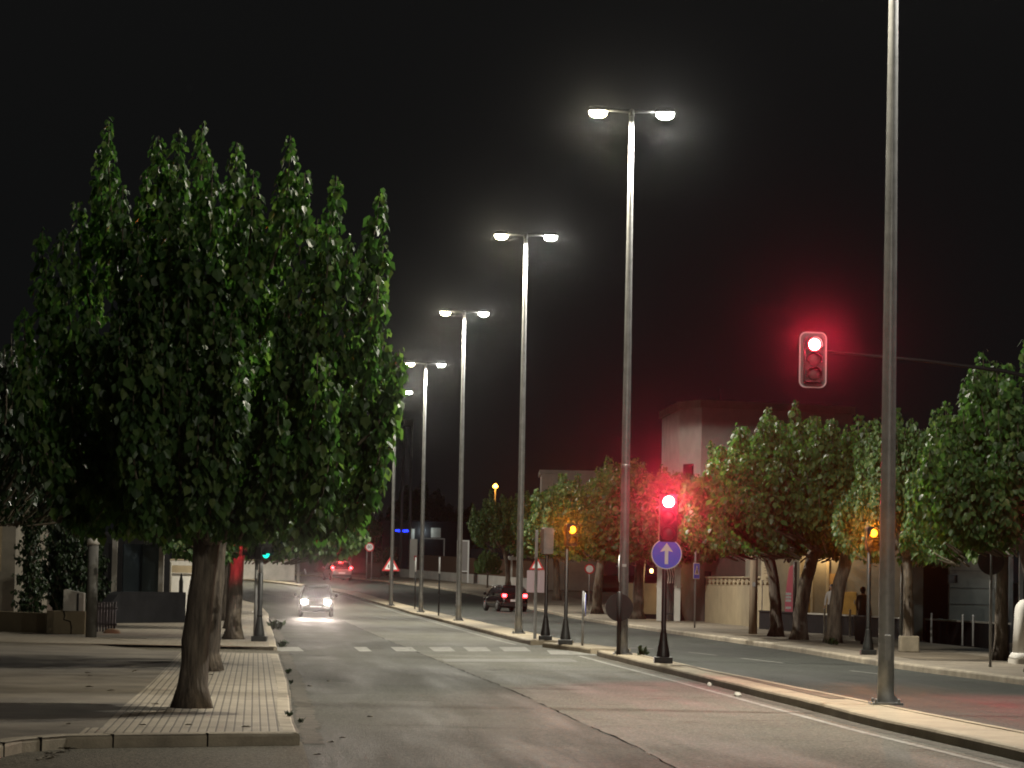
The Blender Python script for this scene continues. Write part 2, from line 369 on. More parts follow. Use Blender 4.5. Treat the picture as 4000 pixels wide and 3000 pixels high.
# --- near pavement block on the left
A = [p for p in KL if 31 < p.y < 62.2]
front = smooth([(-2.03, 30.45), (-3.0, 29.85), (-4.12, 29.1), (-4.42, 28.3), (-4.62, 26.2), (-5.2, 22), (-7, 14), (-9, 4)], .6)
blk = [Vector((-2.03, 30.5))] + A + [Vector((-7.2, 62.9)), Vector((-15.5, 82)), Vector((-26, 104)), Vector((-48, 104)), Vector((-40, 4))] + front[::-1][:-1]
def flat(poly, dz, name, m):
    q = MB(); q.add([(p.x, p.y, T(p.y) + dz) for p in poly], [tuple(range(len(poly)))]); o = q.build(name, m)
    return struct(o)
flat(blk[::-1], KERB - .005, 'pavement', DARKCONC)
struct(sheet(offset([Vector((-2.03, 30.5))] + A, -.16), offset([Vector((-2.03, 30.5))] + A, -1.95), KERB, 5, 60).build('pavement', SLAB))
fs_ = sheet([Vector((-2.2, 30.58)), Vector((-4.05, 29.3))], [Vector((-2.28, 31.55)), Vector((-4.15, 30.6))], KERB + .003, 4, 8); struct(fs_.build('pavement', SLAB))
k = MB(); kerbrun([Vector((-2.03, 30.45))] + A, .17, KERB, -1, k); kerbrun(front, .17, KERB, 1, k)
struct(k.build('kerb', KERBM))
# --- second pavement block on the left beyond the mouth
B0 = [p for p in KL if p.y > 67.4]
stepl = smooth([(-5.02, 67.4), (-6.2, 67.9), (-7.5, 69.2), (-9.4, 73.5), (-15.0, 91.0), (-24, 112)], 1.2)
BR = offset(B0, -7.0)
struct(sheet(offset(B0, -.16), BR, KERB, 6, 120).build('pavement', SLABR))
blk2 = [p for p in stepl] + [Vector((-60, 112)), Vector((-60, 150)), Vector((-19.3, 150))] + [p for p in BR if 67 < p.y < 150][::-1]
flat(blk2[::-1], KERB - .004, 'pavement', TILE)
k = MB(); kerbrun(B0, .17, KERB, -1, k); kerbrun(stepl, .17, KERB, -1, k)
struct(k.build('kerb', KERBM))
# dark mortar joints between the kerb stones near the camera
jm = MB()
def joints(pl, side, h=KERB, w=.17, step=1.0):
    L_ = sum((b - a).length for a, b in zip(pl, pl[1:])); n = max(2, int(L_ / step)); P = resample(pl, n + 1)
    for i in range(1, n):
        t = (P[i + 1] - P[i - 1]).normalized(); nr = Vector((t.y, -t.x)) * side; c = P[i] + nr * (w / 2 - .012); ang = math.atan2(nr.y, nr.x)
        jm.box((c.x, c.y, T(c.y) + h / 2 + .004), (w + .010, .006, h + .003), ang)
joints(front, 1)
struct(jm.build('kerb_joints', SEAM))
# --- right pavement
struct(sheet(offset(KR, .16), offset(KR, 5.5), KERB, 5, 200).build('pavement', SLABR))
k = MB(); kerbrun(KR, .17, KERB, 1, k); struct(k.build('kerb', KERBM))
# --- planted earth strip where the right-hand trees stand
tp = [p for p in KR if 66 < p.y < 104]
struct(sheet(offset(tp, 1.0), offset(tp, 3.4), KERB + .006, 4).build('tree_bed', EARTH))
# --- median: three lengths, each with kerb stones both sides and a concrete top
def median(left, right, name='median_strip'):
    n = max(len(left), 8); l = resample(left, n); r = resample(right, n)
    k = MB(); kerbrun(l, .16, KERB, 1, k); kerbrun(r, .16, KERB, -1, k)
    for e in (0, -1):
        a, b = l[e], r[e]; pl = [a.lerp(b, t / 4) for t in range(5)]
        kerbrun(pl, .16, KERB - .002, -1 if e == 0 else 1, k, .004)
    struct(k.build('median_kerb', MEDM))
    q = sheet(offset(l, .15), offset(r, -.15), KERB - .004, 3); struct(q.build(name, MEDM))
median(MLn, MRn); median(ISL, offset(ISL, .95)); median(MLf, offset(MLf, 1.15))
soil = sheet(offset(resample(MLn, 40)[24:33], .42), offset(resample(MRn, 40)[24:33], -.18), KERB + .003, 2); struct(soil.build('soil_patch', EARTH))
# --- painted lines and joints
def stripe(pl, w, name, m, dz=.004, jit=0.0, seed=1):
    rn = random.Random(seed); a = []; b = []
    for p, q in zip(offset(pl, -w / 2), offset(pl, w / 2)):
        j = rn.uniform(-jit, jit); a.append(p + Vector((j, 0))); b.append(q + Vector((j + rn.uniform(-jit, jit) * .5, 0)))
    return struct(sheet(a, b, dz, 1, len(a)).build(name, m))
stripe(offset([p for p in MLn if p.y > 8], -.42), .1, 'edge_line', PAINT)
stripe(offset(MLf, -.38), .1, 'edge_line', PAINT)
jl = smooth([(2.0, 12), (1.53, 28), (.80, 38), (.09, 47), (-.9, 58), (-2.14, 71.8), (-4.34, 96.5), (-6.0, 116), (-7.6, 134)], .35); rn = random.Random(8); jm = MB(); i = 0
while i < len(jl) - 8:                          # a cracked lane joint, open in some places and closed in others
    n_ = rn.randint(4, 16); a_ = []; b_ = []; seg = jl[i:i + n_]
    for q_, (p, q) in enumerate(zip(offset(seg, -.5), offset(seg, .5))):
        c_ = (p + q) / 2; w_ = (q - p).normalized() * rn.uniform(.004, .02) * math.sin(PI * (q_ + .5) / len(seg)) ** .5; j_ = rn.uniform(-.02, .02); a_.append(c_ - w_ + Vector((j_, 0))); b_.append(c_ + w_ + Vector((j_, 0)))
    if len(a_) > 2:
        s_ = sheet(a_, b_, .004, 1, len(a_)); jm.add(s_.v, s_.f)
    i += n_ + rn.choice((0, 0, 1, 3))
struct(jm.build('road_joint', SEAM))
def quadmark(pts, name, m=PAINT, dz=.004):
    q = MB(); P = [G(*p) for p in pts]; q.add([(p.x, p.y, p.z + dz) for p in P], [tuple(range(len(P)))]); return struct(q.build(name, m))
for x0, x1 in ((1075, 1180), (1395, 1445), (1540, 1622), (1688, 1772), (1822, 1912), (1962, 2066)):
    quadmark([(x0 + 8, 2545), (x1 + 8, 2545), (x1 - 14, 2528), (x0 - 14, 2528)], 'zebra_stripe')
quadmark([(1740, 2586), (2262, 2586), (2225, 2573), (1725, 2576)], 'stop_line', PAINTW)
quadmark([(2150, 2556), (2330, 2560), (2300, 2543), (2135, 2540)], 'gap_paint')
for a, b in ((2690, 2800), (2895, 3060), (3320, 3450)):
    p, q = G(a, 2548 + (a - 2690) * .115), G(b, 2548 + (b - 2690) * .115)
    stripe([Vector((p.x, p.y)), Vector((q.x, q.y))], .09, 'lane_dash', PAINT)
for i in range(5):                              # give-way dashes right of the median gap
    p = G(2345 + i * 62, 2528 + i * 2); stripe([Vector((p.x - .1, p.y)), Vector((p.x + .12, p.y + .05))], .35, 'zebra_stripe', PAINT)
# dirt that gathers in the gutters
for pl, w, s in (([p for p in KL if 30 < p.y < 130], .30, 1), ([p for p in MLn if p.y > 20], -.22, 2)):
    pl = resample(pl, 520); stripe(offset(pl, w * .5 + .02 * (1 if w > 0 else -1)), abs(w) * .75, 'gutter_dirt', DIRT, .003, .05, s)
# ================================================================== street lamps on the median
LH = 11.9
def make_lamp():
    t = thing('street_lamp', '', 'street lamp', group='tall double street lamps along the median')
    m = MB(); m.lathe([(.112, .02), (.108, .6), (.1, 2.5), (.085, 6), (.062, 10), (.05, LH)], 18); m.build('pole', GALV, t, True)
    b = MB(); b.box((0, 0, .015), (.40, .40, .03))
    for sx in (-1, 1):
        for sy in (-1, 1): b.lathe([(.02, .03), (.02, .075), (.012, .08)], 8, (sx * .15, sy * .15, 0))
    for a in range(4):
        d = R(45 + 90 * a); b.prism([(.09, .03), (.2, .03), (.09, .16)], -.006, .006)
    b.build('base_plate', GALV, t)
    d = MB(); d.box((0, -.105, .75), (.09, .03, .34)); d.build('access_door', GALV, t, bevel=.006)
    a = MB(); a.tube([(-.62, 0, LH + .03), (-.1, 0, LH + .0), (.1, 0, LH + .0), (.62, 0, LH + .03)], .03, 10); a.lathe([(.06, LH - .1), (.062, LH + .04), (.03, LH + .06)], 14)
    a.build('arm', GREYP, t, True)
    for sx, lm in ((-1, LAMPY), (1, LAMPW)):
        h = MB(); h.loft([[Vector((sx * .74 + x * q, y * q, LH + z)) for x, y in rrect(.46, .3, .11)] for q, z in ((.98, .0), (1, .035), (.85, .09), (.5, .105))])
        hd = h.build('lamp_head', GREYP, t, True)
        p = MB(); p.loft([[Vector((sx * .74 + x * q, y * q, LH + z)) for x, y in rrect(.40, .26, .11)] for q, z in ((1, -.003), (1.0, -.04), (.93, -.08), (.78, -.115), (.5, -.14), (.15, -.15))])
        p.build('light_panel', lm, hd, True)
    return t
P0 = Vector((5.02, 40.8, KERB))
lamp_spots = [
    (Vector((7.55, 13.6, KERB)), 'assumed tall steel street lamp beside the camera at the near end of the median'),  # out of view, assumed from the row and the light on the nearest pole
    (P0, 'nearest street lamp, thick grey steel pole whose lamps rise above the picture'),
    (G(2432, 2556, KERB), 'tallest double street lamp with both lamps in view, left of the blue arrow sign'),
    (G(2025, 2475, KERB), 'double street lamp whose pole passes in front of the black car'),
    (G(1790, 2425, KERB), 'double street lamp in front of the white framed notice board'),
    (G(1643, 2392, KERB), 'double street lamp in front of the white wall pier, its left lamp at the leaves'),
    (G(1527, 2366, KERB), 'street lamp behind the red triangular sign, its left lamp hidden in leaves'),
    (G(1164, 2280, KERB), 'distant street lamp pole rising into the leaves left of the silver car'),
]
L0 = make_lamp()
WL = 4600
for i, (p, lab) in enumerate(lamp_spots):
    rz = R(3 if i < 6 else 12)
    o = L0 if i == 0 else dup(L0, p, rz)
    o.location = p; o.rotation_euler.z = rz; o['label'] = lab
    for sx, c in ((-1, (1, .92, .72)), (1, (1, .96, .86))):
        q = p + Vector((sx * .74 * math.cos(rz), sx * .74 * math.sin(rz), LH - .27))
        spot('street_lamp_light', q, (0, 0, -1), WL * (.8 if i == 0 else 1.08), c, 126, .75, .09); spot('street_lamp_light', q, (0, 0, -1), WL * (.42 if i == 0 else .58), c, 179.5, .03, .08)
# clamp band, cable and number plate on the tallest lamp's pole
p1 = lamp_spots[2][0]

# ================================================================== traffic signals
BORDM = mat('grey_border', (.3, .28, .28), .5)
def flared_post(t, h, r=.05):
    b = MB(); b.box((0, 0, .06), (.36, .36, .12)); b.lathe([(.135, .12), (.125, .2), (.085, .42), (.066, .56), (.06, .6)], 18); b.build('base', BLACKP, t, bevel=.012)
    m = MB(); m.lathe([(r + .006, .58), (r + .006, .64), (r, .66), (r, h), (r * .6, h + .02)], 14); m.build('post', BLACKP, t, True)
def signal_head(t, zc, lenses, lens_r=.1, face=0.0, pitch=.25, off=(0, 0, 0), board=False, body=SIGNALB):
    """lenses from top to bottom: list of materials; face = direction turned about Z"""
    n = len(lenses); h = pitch * n; M = Matrix.Rotation(face, 4, 'Z'); O = Vector(off) + Vector((0, 0, zc))
    def fin(mb): mb.v = [tuple(M @ Vector(v) + O) for v in mb.v]; return mb
    b = MB(); b.prism(rrect(lens_r * 2 + .09, h + .02, .05), -.10, .10); hd = fin(b).build('signal_head', body, t)
    if board:
        q = MB(); q.prism(rrect(lens_r * 2 + .24, h + .2, .11), .04, .055); fin(q).build('backboard', DARKP, t)
        w = MB(); oo = rrect(lens_r * 2 + .24, h + .2, .11); ii = rrect(lens_r * 2 + .195, h + .155, .09); k = len(oo)
        w.add([(x, .036, z) for x, z in oo] + [(x, .036, z) for x, z in ii], [(j, (j + 1) % k, k + (j + 1) % k, k + j) for j in range(k)]); fin(w).build('border', BORDM, t)
    for i, lm in enumerate(lenses):
        z = h / 2 - pitch * (i + .5)
        if lm in (REDL, AMBL):
            q = MB(); q.lathe([(lens_r * .15, -.138), (lens_r * .5, -.136), (lens_r * .84, -.124), (lens_r * .84, -.112)], 20, (0, 0, z), 'y'); fin(q).build('lamp_core', REDC if lm is REDL else AMBC, hd, True)
        l = MB(); l.lathe([(lens_r * .3, -.128), (lens_r * .75, -.122), (lens_r * .97, -.108), (lens_r, -.09)], 24, (0, 0, z), 'y'); fin(l).build('lens', lm, hd, True)
        v = MB(); v.ring(lens_r + .012, lens_r + .004, -.24, -.09, 24, (0, 0, z), R(-20), R(200)); fin(v).build('visor', body, hd)
    return hd
# main red signal with the blue arrow sign
pa = G(2590, 2590, KERB)
t = thing('traffic_light', 'black traffic light post on the median, lit red above the blue arrow sign', 'traffic light', pa)
flared_post(t, 3.1); signal_head(t, 2.84, [REDL, OFFL, OFFL], .13, 0, .31, (.055, 0, 0))
main_red = pa + Vector((.055, -.2, 3.15))
s = thing('direction_sign', 'round blue ahead only sign with white arrow under the red signal', 'sign', pa + Vector((.03, -.085, 2.13)))
m = MB(); m.lathe([(.30, -.008), (.30, .008)], 48, axis='y'); m.build('sign_rim', WHITEM, s)
m = MB(); m.lathe([(.282, -.012), (.282, -.007)], 48, axis='y'); m.build('sign_face', BLUEM, s)
m = MB(); m.prism([(-.034, -.2), (.034, -.2), (.034, .06), (.125, .04), (0, .215), (-.125, .04), (-.034, .06)], -.016, -.011); m.build('arrow', WHITEM, s)
for z_ in (0, .12):
    m = MB(); m.box((-.03, .03, z_), (.12, .05, .04)); m.build('bracket', GREYP, s)
# pedestrian lights on the island
pb = G(2130, 2500, KERB)
t = thing('pedestrian_signal', 'black pedestrian signal post with its grey housing turned away, no lamp showing', 'traffic light', pb)
flared_post(t, 2.35); signal_head(t, 2.64, [OFFL, OFFL], .1, R(205), .34, (0.0, 0, 0), body=GREYP)
pc = G(2208, 2517, KERB)
t = thing('pedestrian_signal', 'black post with a lit amber lamp standing on the island by the zebra crossing', 'traffic light', pc)
flared_post(t, 2.45); signal_head(t, 2.72, [AMBL, OFFL], .1, R(20), .27, (.09, 0, 0))
pd = G(3391, 2558, KERB)
t = thing('pedestrian_signal', 'black post with a lit amber lamp half behind the nearest street lamp', 'traffic light', pd)
flared_post(t, 2.45); signal_head(t, 2.68, [AMBL, OFFL], .1, R(12), .27, (.06, 0, 0))
# left kerb signal seen from the side: green lens and an assumed red one facing the tree
pe = G(1012, 2505, KERB)
t = thing('traffic_light', 'black signal post at the left kerb with a green lens seen from the side', 'traffic light', pe)
flared_post(t, 1.62, .06); m = MB(); m.lathe([(.055, 1.6), (.055, 2.05)], 14); m.build('post_sleeve', GREYP, t, True)
signal_head(t, 2.10, [GREENL], .125, R(50), .3, (.04, 0, 0))
signal_head(t, 2.36, [OFFL, OFFL], .1, R(180), .26, (.10, 0, 0))
pf = G(995, 2503, KERB)
t = thing('pedestrian_signal', 'thin grey post by the black left signal, glowing red towards the trunk', 'traffic light', pf)
m = MB(); m.lathe([(.04, 0), (.04, 2.05)], 12); m.lathe([(.09, 0), (.09, .03), (.045, .05)], 12); m.build('post', GREYP, t, True)
signal_head(t, 2.2, [REDL, OFFL], .09, R(-98), .24, (-.09, .0, 0))  # unseen red lens, assumed from the red light on the trunk
# overhead signal on a bracket arm over the right carriageway
YO = 52.0
ph = at(3177, 1405, YO); base = Vector((9.35, YO + .9, KERB))
t = thing('traffic_light', 'overhead red traffic light with white edged backboard on a long arm above the right carriageway', 'traffic light', base)
lz = ph.z - KERB
m = MB(); m.lathe([(.16, 0), (.15, .1), (.1, .25), (.09, 3), (.075, lz - .1)], 16); m.build('post', GREYP, t, True)
hx = ph.x - base.x; hy = ph.y - base.y
m = MB(); m.tube([(0, 0, lz - .45), (-.25, -.05, lz - .2), (-.9, -.2, lz - .08), (hx * .55, hy * .6, lz + .05), (hx + .1, hy + .12, lz + .16)], [.045, .04, .035, .028, .022], 12); m.build('arm', SIGNALB, t, True)
signal_head(t, lz, [REDL, OFFL, OFFL], .115, R(3), .25, (hx, hy, 0), board=True)
over_red = ph + Vector((0, -.22, .25))
signal_head(t, 2.6, [REDL, OFFL, OFFL], .1, R(10), .25, (-.12, -.12, 0))  # side head beyond the right edge, assumed from the red glow there
side_red = base + Vector((-.14, -.36, 2.86))
# small red pedestrian light far left
pg = G(643, 2395, KERB)
t = thing('pedestrian_signal', 'small red pedestrian light on a thin post by the blue-grey gate', 'traffic light', pg)
hz = at(643, 2195, pg.y).z - pg.z
m = MB(); m.lathe([(.05, 0), (.045, hz + .5)], 10); m.build('post', GREYP, t, True); signal_head(t, hz - .1, [REDS, OFFL], .1, R(-62), .26, (0, -.1, 0))
pg = G(1146, 2255, 0)
t = thing('pedestrian_signal', 'tiny red light on a thin far post beside a grey lamp pole', 'traffic light', pg)
hz = at(1149, 2140, pg.y).z - pg.z
m = MB(); m.lathe([(.05, 0), (.045, hz + .2)], 8); m.build('post', GREYP, t, True); signal_head(t, hz - .05, [REDS, OFFL], .1, R(-55), .26, (.03, -.1, 0))

# ================================================================== signs
def post(t, h, r=.035, m_=GALV, name='post'):
    m = MB(); m.lathe([(r, 0), (r, h), (r * .5, h + .01)], 12); return m.build(name, m_, t, True)
def round_sign(name, label, loc, zc, d, yaw, group=None, border=True, back_only=False, pr=.03, pm=GALV, ph=None):
    t = thing(name, label, 'sign', loc, yaw, group); post(t, ph or (zc + d / 2 + .03), pr, pm)
    m = MB(); m.lathe([(d / 2, -.05), (d / 2, -.035)], 40, (0, 0, zc), 'y'); m.build('sign_back', DARKP if back_only else GREYP, t)
    if not back_only:
        m = MB(); m.lathe([(d / 2 + .004, -.06), (d / 2 + .004, -.048)], 40, (0, 0, zc), 'y'); m.build('sign_face', WHITEM, t)
    return t
p = G(2275, 2522, KERB)
t = round_sign('keep_right_sign', 'low round sign seen edge-on on a thin post at the island end', p, 1.0, .6, R(86), pr=.03, pm=GREYP)
m = MB(); m.lathe([(.27, -.064), (.27, -.058)], 40, (0, 0, 1.0), 'y'); m.build('sign_print', BLUEM, t)
p = G(2408, 2560, KERB)
t = round_sign('keep_right_sign', 'low black backed round sign on a stubby post tucked behind the tallest street lamp', p + Vector((.06, .42, 0)), 1.02, .60, R(184), pr=.05, pm=BLACKP, back_only=True)
p = p1 + Vector((-.11, -.02, 0))
t = thing('keep_right_sign', 'narrow white edge of a round sign strapped to the tallest street lamp at head height', 'sign', p + Vector((0, 0, 1.86)), R(84))
m = MB(); m.lathe([(.3, -.02), (.3, -.008)], 40, axis='y'); m.build('sign_face', WHITEM, t)
m = MB(); m.lathe([(.3, -.007), (.3, .0)], 40, axis='y'); m.build('sign_back', GREYP, t)
m = MB(); m.box((0, .03, .05), (.05, .06, .03)); m.build('bracket', GREYP, t)
m = MB(); m.lathe([(.098, 4.05), (.104, 4.06), (.104, 4.12), (.098, 4.13)], 18); o = m.build('clamp_band', GALV); o.location = p1; tag(o, 'bright steel clamp band round the tallest street lamp pole', 'clamp')
m = MB(); m.box((.0, -.112, 1.93), (.09, .012, .06)); o = m.build('number_plate', WHITEM); o.location = p1; tag(o, 'small pale number plate stuck on the tallest street lamp pole', 'plate')
# dark round back of a no-entry sign on the right
p = G(3868, 2605, KERB)
t = round_sign('no_entry_sign', 'dark back of a round road sign on a thin post by the white pillar', p, at(3863, 2193, p.y).z - p.z, .54, R(176), back_only=True, pr=.03, pm=GREYP)
m = MB(); m.box((0, -.06, at(3863, 2193, p.y).z - p.z), (.045, .02, .52)); m.build('rail', GALV, t)
# triangular sign
def tri(r, cz=0, rr=.0): return [(r * math.cos(R(90 + 120 * k)), cz + r * math.sin(R(90 + 120 * k))) for k in range(3)]
def triangle_sign(name, label, loc, zc, r, yaw, post_r=.04, pm=GREYP):
    t = thing(name, label, 'sign', loc, yaw); post(t, zc + r * .6, post_r, pm)
    m = MB(); m.prism(tri(r, zc), -.06, -.045); m.build('sign_border', REDM, t, bevel=.004)
    m = MB(); m.prism(tri(r * .70, zc), -.066, -.06); m.build('sign_face', WHITEM, t)
    return t
p = G(1524, 2350, KERB)
zc = at(1526, 2210, p.y).z - p.z
t = triangle_sign('warning_sign', 'red bordered triangular warning sign with a ring of arrows on a stout post', p, zc, .62, 0, .085, BARK)
for a in (0, 120, 240):
    m = MB(); m.ring(.17, .115, -.072, -.066, 10, (0, 0, zc - .03), R(a + 20), R(a + 105)); m.prism([(.09, -.02), (.2, -.02), (.145, .08)], -.072, -.066, (0, 0, zc - .03)) if a == 0 else None
    m.build('arrow', BLACKM, t)
# speed limit sign on two legs
p = G(1441, 2268, KERB); zc = at(1441, 2137, p.y).z - p.z
t = thing('speed_limit_sign', 'round red bordered 80 speed limit sign on two thin legs', 'sign', p)
for dx in (-.2, .18):
    m = MB(); m.lathe([(.035, 0), (.035, zc)], 10, (dx, 0, 0)); m.build('post', GALV, t, True)
m = MB(); m.lathe([(.36, -.06), (.36, -.045)], 40, (0, 0, zc), 'y'); m.build('sign_border', REDM, t)
m = MB(); m.lathe([(.265, -.066), (.265, -.06)], 40, (0, 0, zc), 'y'); m.build('sign_face', WHITEM, t)
def text(body, size, m_, parent, loc, rot=(PI / 2, 0, 0), name='lettering', ext=.002):
    c = bpy.data.curves.new(name, 'FONT'); c.body = body; c.size = size; c.align_x = 'CENTER'; c.align_y = 'CENTER'; c.extrude = ext
    c.materials.append(m_); tmp = bpy.data.objects.new(name, c); C.objects.link(tmp)
    bpy.context.view_layer.update()
    me = bpy.data.meshes.new_from_object(tmp.evaluated_get(bpy.context.evaluated_depsgraph_get())); bpy.data.objects.remove(tmp)
    o = bpy.data.objects.new(name, me); C.objects.link(o); o.parent = parent; o.location = loc; o.rotation_euler = rot; return o
text('80', .34, BLACKM, t, (0, -.07, zc), name='numerals')
# pedestrian crossing sign turned sideways
p = G(2713, 2452, KERB); zc = at(2708, 2230, p.y).z - p.z
t = thing('crossing_sign', 'blue pedestrian crossing sign turned half away on a leaning thin post', 'sign', p, R(58))
post(t, zc + .75, .03, GREYP)
m = MB(); m.prism(rrect(.46, .58, .04, cz=zc), -.05, -.035); m.build('sign_border', WHITEM, t)
m = MB(); m.prism(rrect(.42, .54, .03, cz=zc), -.056, -.05); m.build('sign_face', BLUEM, t)
m = MB(); m.prism([(-.16, zc - .13), (.16, zc - .13), (0, zc + .2)], -.062, -.056); m.build('triangle', WHITEM, t)
m = MB(); m.prism(circ(.022, 12, 0, zc + .09), -.068, -.062); m.prism([(-.02, zc + .06), (.03, zc + .06), (.035, zc - .0), (.075, zc - .1), (.05, zc - .11), (.0, zc - .03), (-.05, zc - .11), (-.075, zc - .1), (-.03, zc + .0)], -.068, -.062); m.build('walking_figure', BLACKM, t)
# plain square-section pole and the sign board behind it, its colour tinted for red light
p = G(2089, 2495, KERB)
o = MB().box((0, 0, 1.47), (.085, .085, 2.94)).build('square_post', GREYP, bevel=.006); o.location = p; tag(o, 'bare square steel post reddened by the signal, on the island', 'post')
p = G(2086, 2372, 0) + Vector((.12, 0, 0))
t = thing('warning_sign', 'square sign board tinted as if lit pink below a red triangle, beyond the square post', 'sign', p)
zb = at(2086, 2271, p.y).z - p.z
hw = 38 * p.y / F; hh = 43 * p.y / F
post(t, zb + 1.9 * hh + .4, .05, GREYP)
m = MB(); m.prism(rrect(hw * 2, hh * 2, .03, cz=zb), -.075, -.055); m.build('board', mat('light_tinted_board', (.34, .26, .28), .6), t)  # mauve base colour stands in for red light on the board
zc = at(2096, 2208, p.y).z - p.z
m = MB(); m.prism(tri(.52, zc), -.10, -.08); m.build('sign_border', REDM, t)
m = MB(); m.prism(tri(.34, zc), -.108, -.10); m.build('sign_face', WHITEM, t)
# a round no-parking style sign in the dark under the right trees
p = G(2300, 2385, KERB); zc = at(2292, 2222, p.y).z - p.z
t = thing('no_parking_sign', 'dim red rimmed round sign under the trees beyond the amber lamp', 'sign', p)
post(t, zc, .03); m = MB(); m.lathe([(.28, -.05), (.28, -.035)], 30, (0, 0, zc), 'y'); m.build('sign_border', REDM, t)
m = MB(); m.lathe([(.2, -.056), (.2, -.05)], 30, (0, 0, zc), 'y'); m.build('sign_face', WHITEM, t)
# slim marker stakes on the median
for px, base, top, lab in ((1620, 2379, 2178, 'slim dark marker stake just left of the fourth lamp pole'), (1713, 2405, 2177, 'slim marker stake with a pale tip between two lamp poles')):
    p = G(px, base, KERB); h = at(px, top, p.y).z - p.z
    t = thing('marker_stake', lab, 'stake', p, 0, 'slim stakes on the median'); post(t, h * .72, .035, DARKP); m = MB(); m.lathe([(.036, h * .72), (.036, h), (.02, h + .01)], 10); m.build('tip', WHITEM, t, True)
# ================================================================== cars (forward is local +Y)
def make_car(label, loc, rz, paint, L=3.9, W=1.66, H=1.46, belt=.88, hood=.80, roundroof=False, head=None, tail=None, brake=None, tailz=.82, taily=None, tailx=.62, headz=.66, glassm=None):
    t = thing('car', label, 'car', loc, rz); hw = W / 2; y0, y1 = -L / 2, L / 2
    st = [(y0, .84, .36, belt - .16), (y0 + .07, .93, .26, belt - .05), (y0 + .35, .99, .2, belt), (y0 + .9, 1.0, .18, belt + .01), (0, 1.0, .18, belt), (.55, 1.0, .18, belt - .01), (.95, .99, .18, hood + .05), (y1 - .55, .97, .2, hood - .02), (y1 - .14, .90, .24, hood - .12), (y1, .78, .32, hood - .26)]
    rings = []
    for y, w, zb, zt in st:
        a = hw * w; half = [(a * .84, zb), (a * .97, zb + .08), (a, zb + (zt - zb) * .5), (a * .97, zt - .12), (a * .90, zt - .02), (a * .55, zt + .012)]
        ring = [Vector((x, y, z)) for x, z in half] + [Vector((-x, y, z)) for x, z in half[::-1]]
        rings.append(ring)
    b = MB(); b.loft(rings); body = b.build('body', paint, t, True, sub=1)
    # greenhouse: glass shell, roof skin and pillars
    gy = [(y0 + .16, .93, belt - .05), (y0 + .30, .86, belt + .22), (y0 + .5, .76, H - .09)]
    fy = [.95, .62, .22]
    def ringz(ya, yb, w, z, r): return [Vector((x, y + (ya + yb) / 2, z)) for x, y in rrect(2 * hw * w, yb - ya, r)]
    zs = [belt - .06, belt + .18, H - .1]
    rr = [ringz(gy[i][0], fy[i], (.92, .86, .74)[i], zs[i], (.18, .2, .22)[i]) for i in range(3)]
    m = MB(); m.loft(rr); m.build('windows', glassm or GLASS, t, True)
    m = MB(); m.loft([ringz(gy[2][0] - .02, fy[2] + .03, .755, H - .115, .22), ringz(gy[2][0] + .01, fy[2] - .0, .74, H - .05, .22), ringz(gy[2][0] + .12, fy[2] - .12, .62, H - .01, .2), ringz(gy[2][0] + .4, fy[2] - .35, .35, H, .12)])
    m.build('roof', paint, t, True)
    m = MB()
    for s in (-1, 1):
        for pts in ([(s * hw * .93, gy[0][0] + .05, belt - .04), (s * hw * .86, gy[1][0] + .03, belt + .2), (s * hw * .75, gy[2][0] + .06, H - .09)],
                    [(s * hw * .93, fy[0] - .05, belt - .04), (s * hw * .87, fy[1] - .03, belt + .2), (s * hw * .75, fy[2] - .06, H - .09)],
                    [(s * hw * .935, -.15, belt - .04), (s * hw * .87, -.2, belt + .2), (s * hw * .76, -.25, H - .09)]):
            m.tube(pts, .045, 6)
    m.build('pillars', paint, t, True)
    for sx in (-1, 1):
        for wy in (y0 + .68, y1 - .72):
            w = MB(); w.lathe([(.17, 0), (.26, 0), (.295, .03), (.295, .16), (.26, .19), (.17, .19)], 24, (0, 0, 0), 'x'); o = w.build('wheel', RUBBER, t, True, loc=(sx * (hw - .085) - .095, wy, .295))
            r = MB(); r.lathe([(.05, -.012), (.17, .0), (.175, .02), (.175, .17), (.17, .19), (.05, .202)], 20, (0, 0, 0), 'x'); r.build('rim', RIMM, o, True)
        a = MB(); a.ring(.36, .30, -.012, .012, 16, (0, 0, 0), 0, PI)
        m = MB(); m.tube([(sx * (hw * .93), .72, belt + .02), (sx * (hw + .1), .70, belt + .06)], .025, 6); m.lathe([(.03, -.05), (.085, -.035), (.075, .03), (.02, .055)], 12, (sx * (hw + .14), .7, belt + .09), 'y'); m.build('mirror', paint, t, True)
        l = MB(); l.prism(rrect(.27, .17, .06, cx=sx * hw * .66, cz=headz), y1 - .10, y1 + .012); l.build('headlight', head or OFFL, t, bevel=.01)
        l = MB(); ty = taily if taily is not None else y0 - .012; l.prism(rrect(.2, .17, .04, cx=sx * tailx, cz=tailz), ty, y0 + .14); l.build('taillight', tail or REDM, t, bevel=.01)
    m = MB(); m.box((0, y0 - .005, .6), (.52, .03, .12)); m.build('number_plate', WHITEM, t); 
    m = MB(); m.box((0, y1 + .002, .42), (.5, .03, .11)); m.build('number_plate', WHITEM, t)
    m = MB(); m.box((0, y1 - .02, .5), (hw * 1.0, .05, .09)); m.build('grille', DARKP, t, bevel=.01)
    m = MB(); m.prism(rrect(W * .86, .2, .06, cz=.38), y0 - .03, y0 + .1); m.build('rear_bumper', DARKP, t, bevel=.02)
    m = MB(); m.prism(rrect(W * .8, .2, .06, cz=.33), y1 - .1, y1 + .02); m.build('front_bumper', DARKP, t, bevel=.02)
    if brake:
        m = MB(); m.box((0, gy[2][0] - .05, H - .13), (.34, .05, .05)); m.build('brake_light', brake, t)
    return t
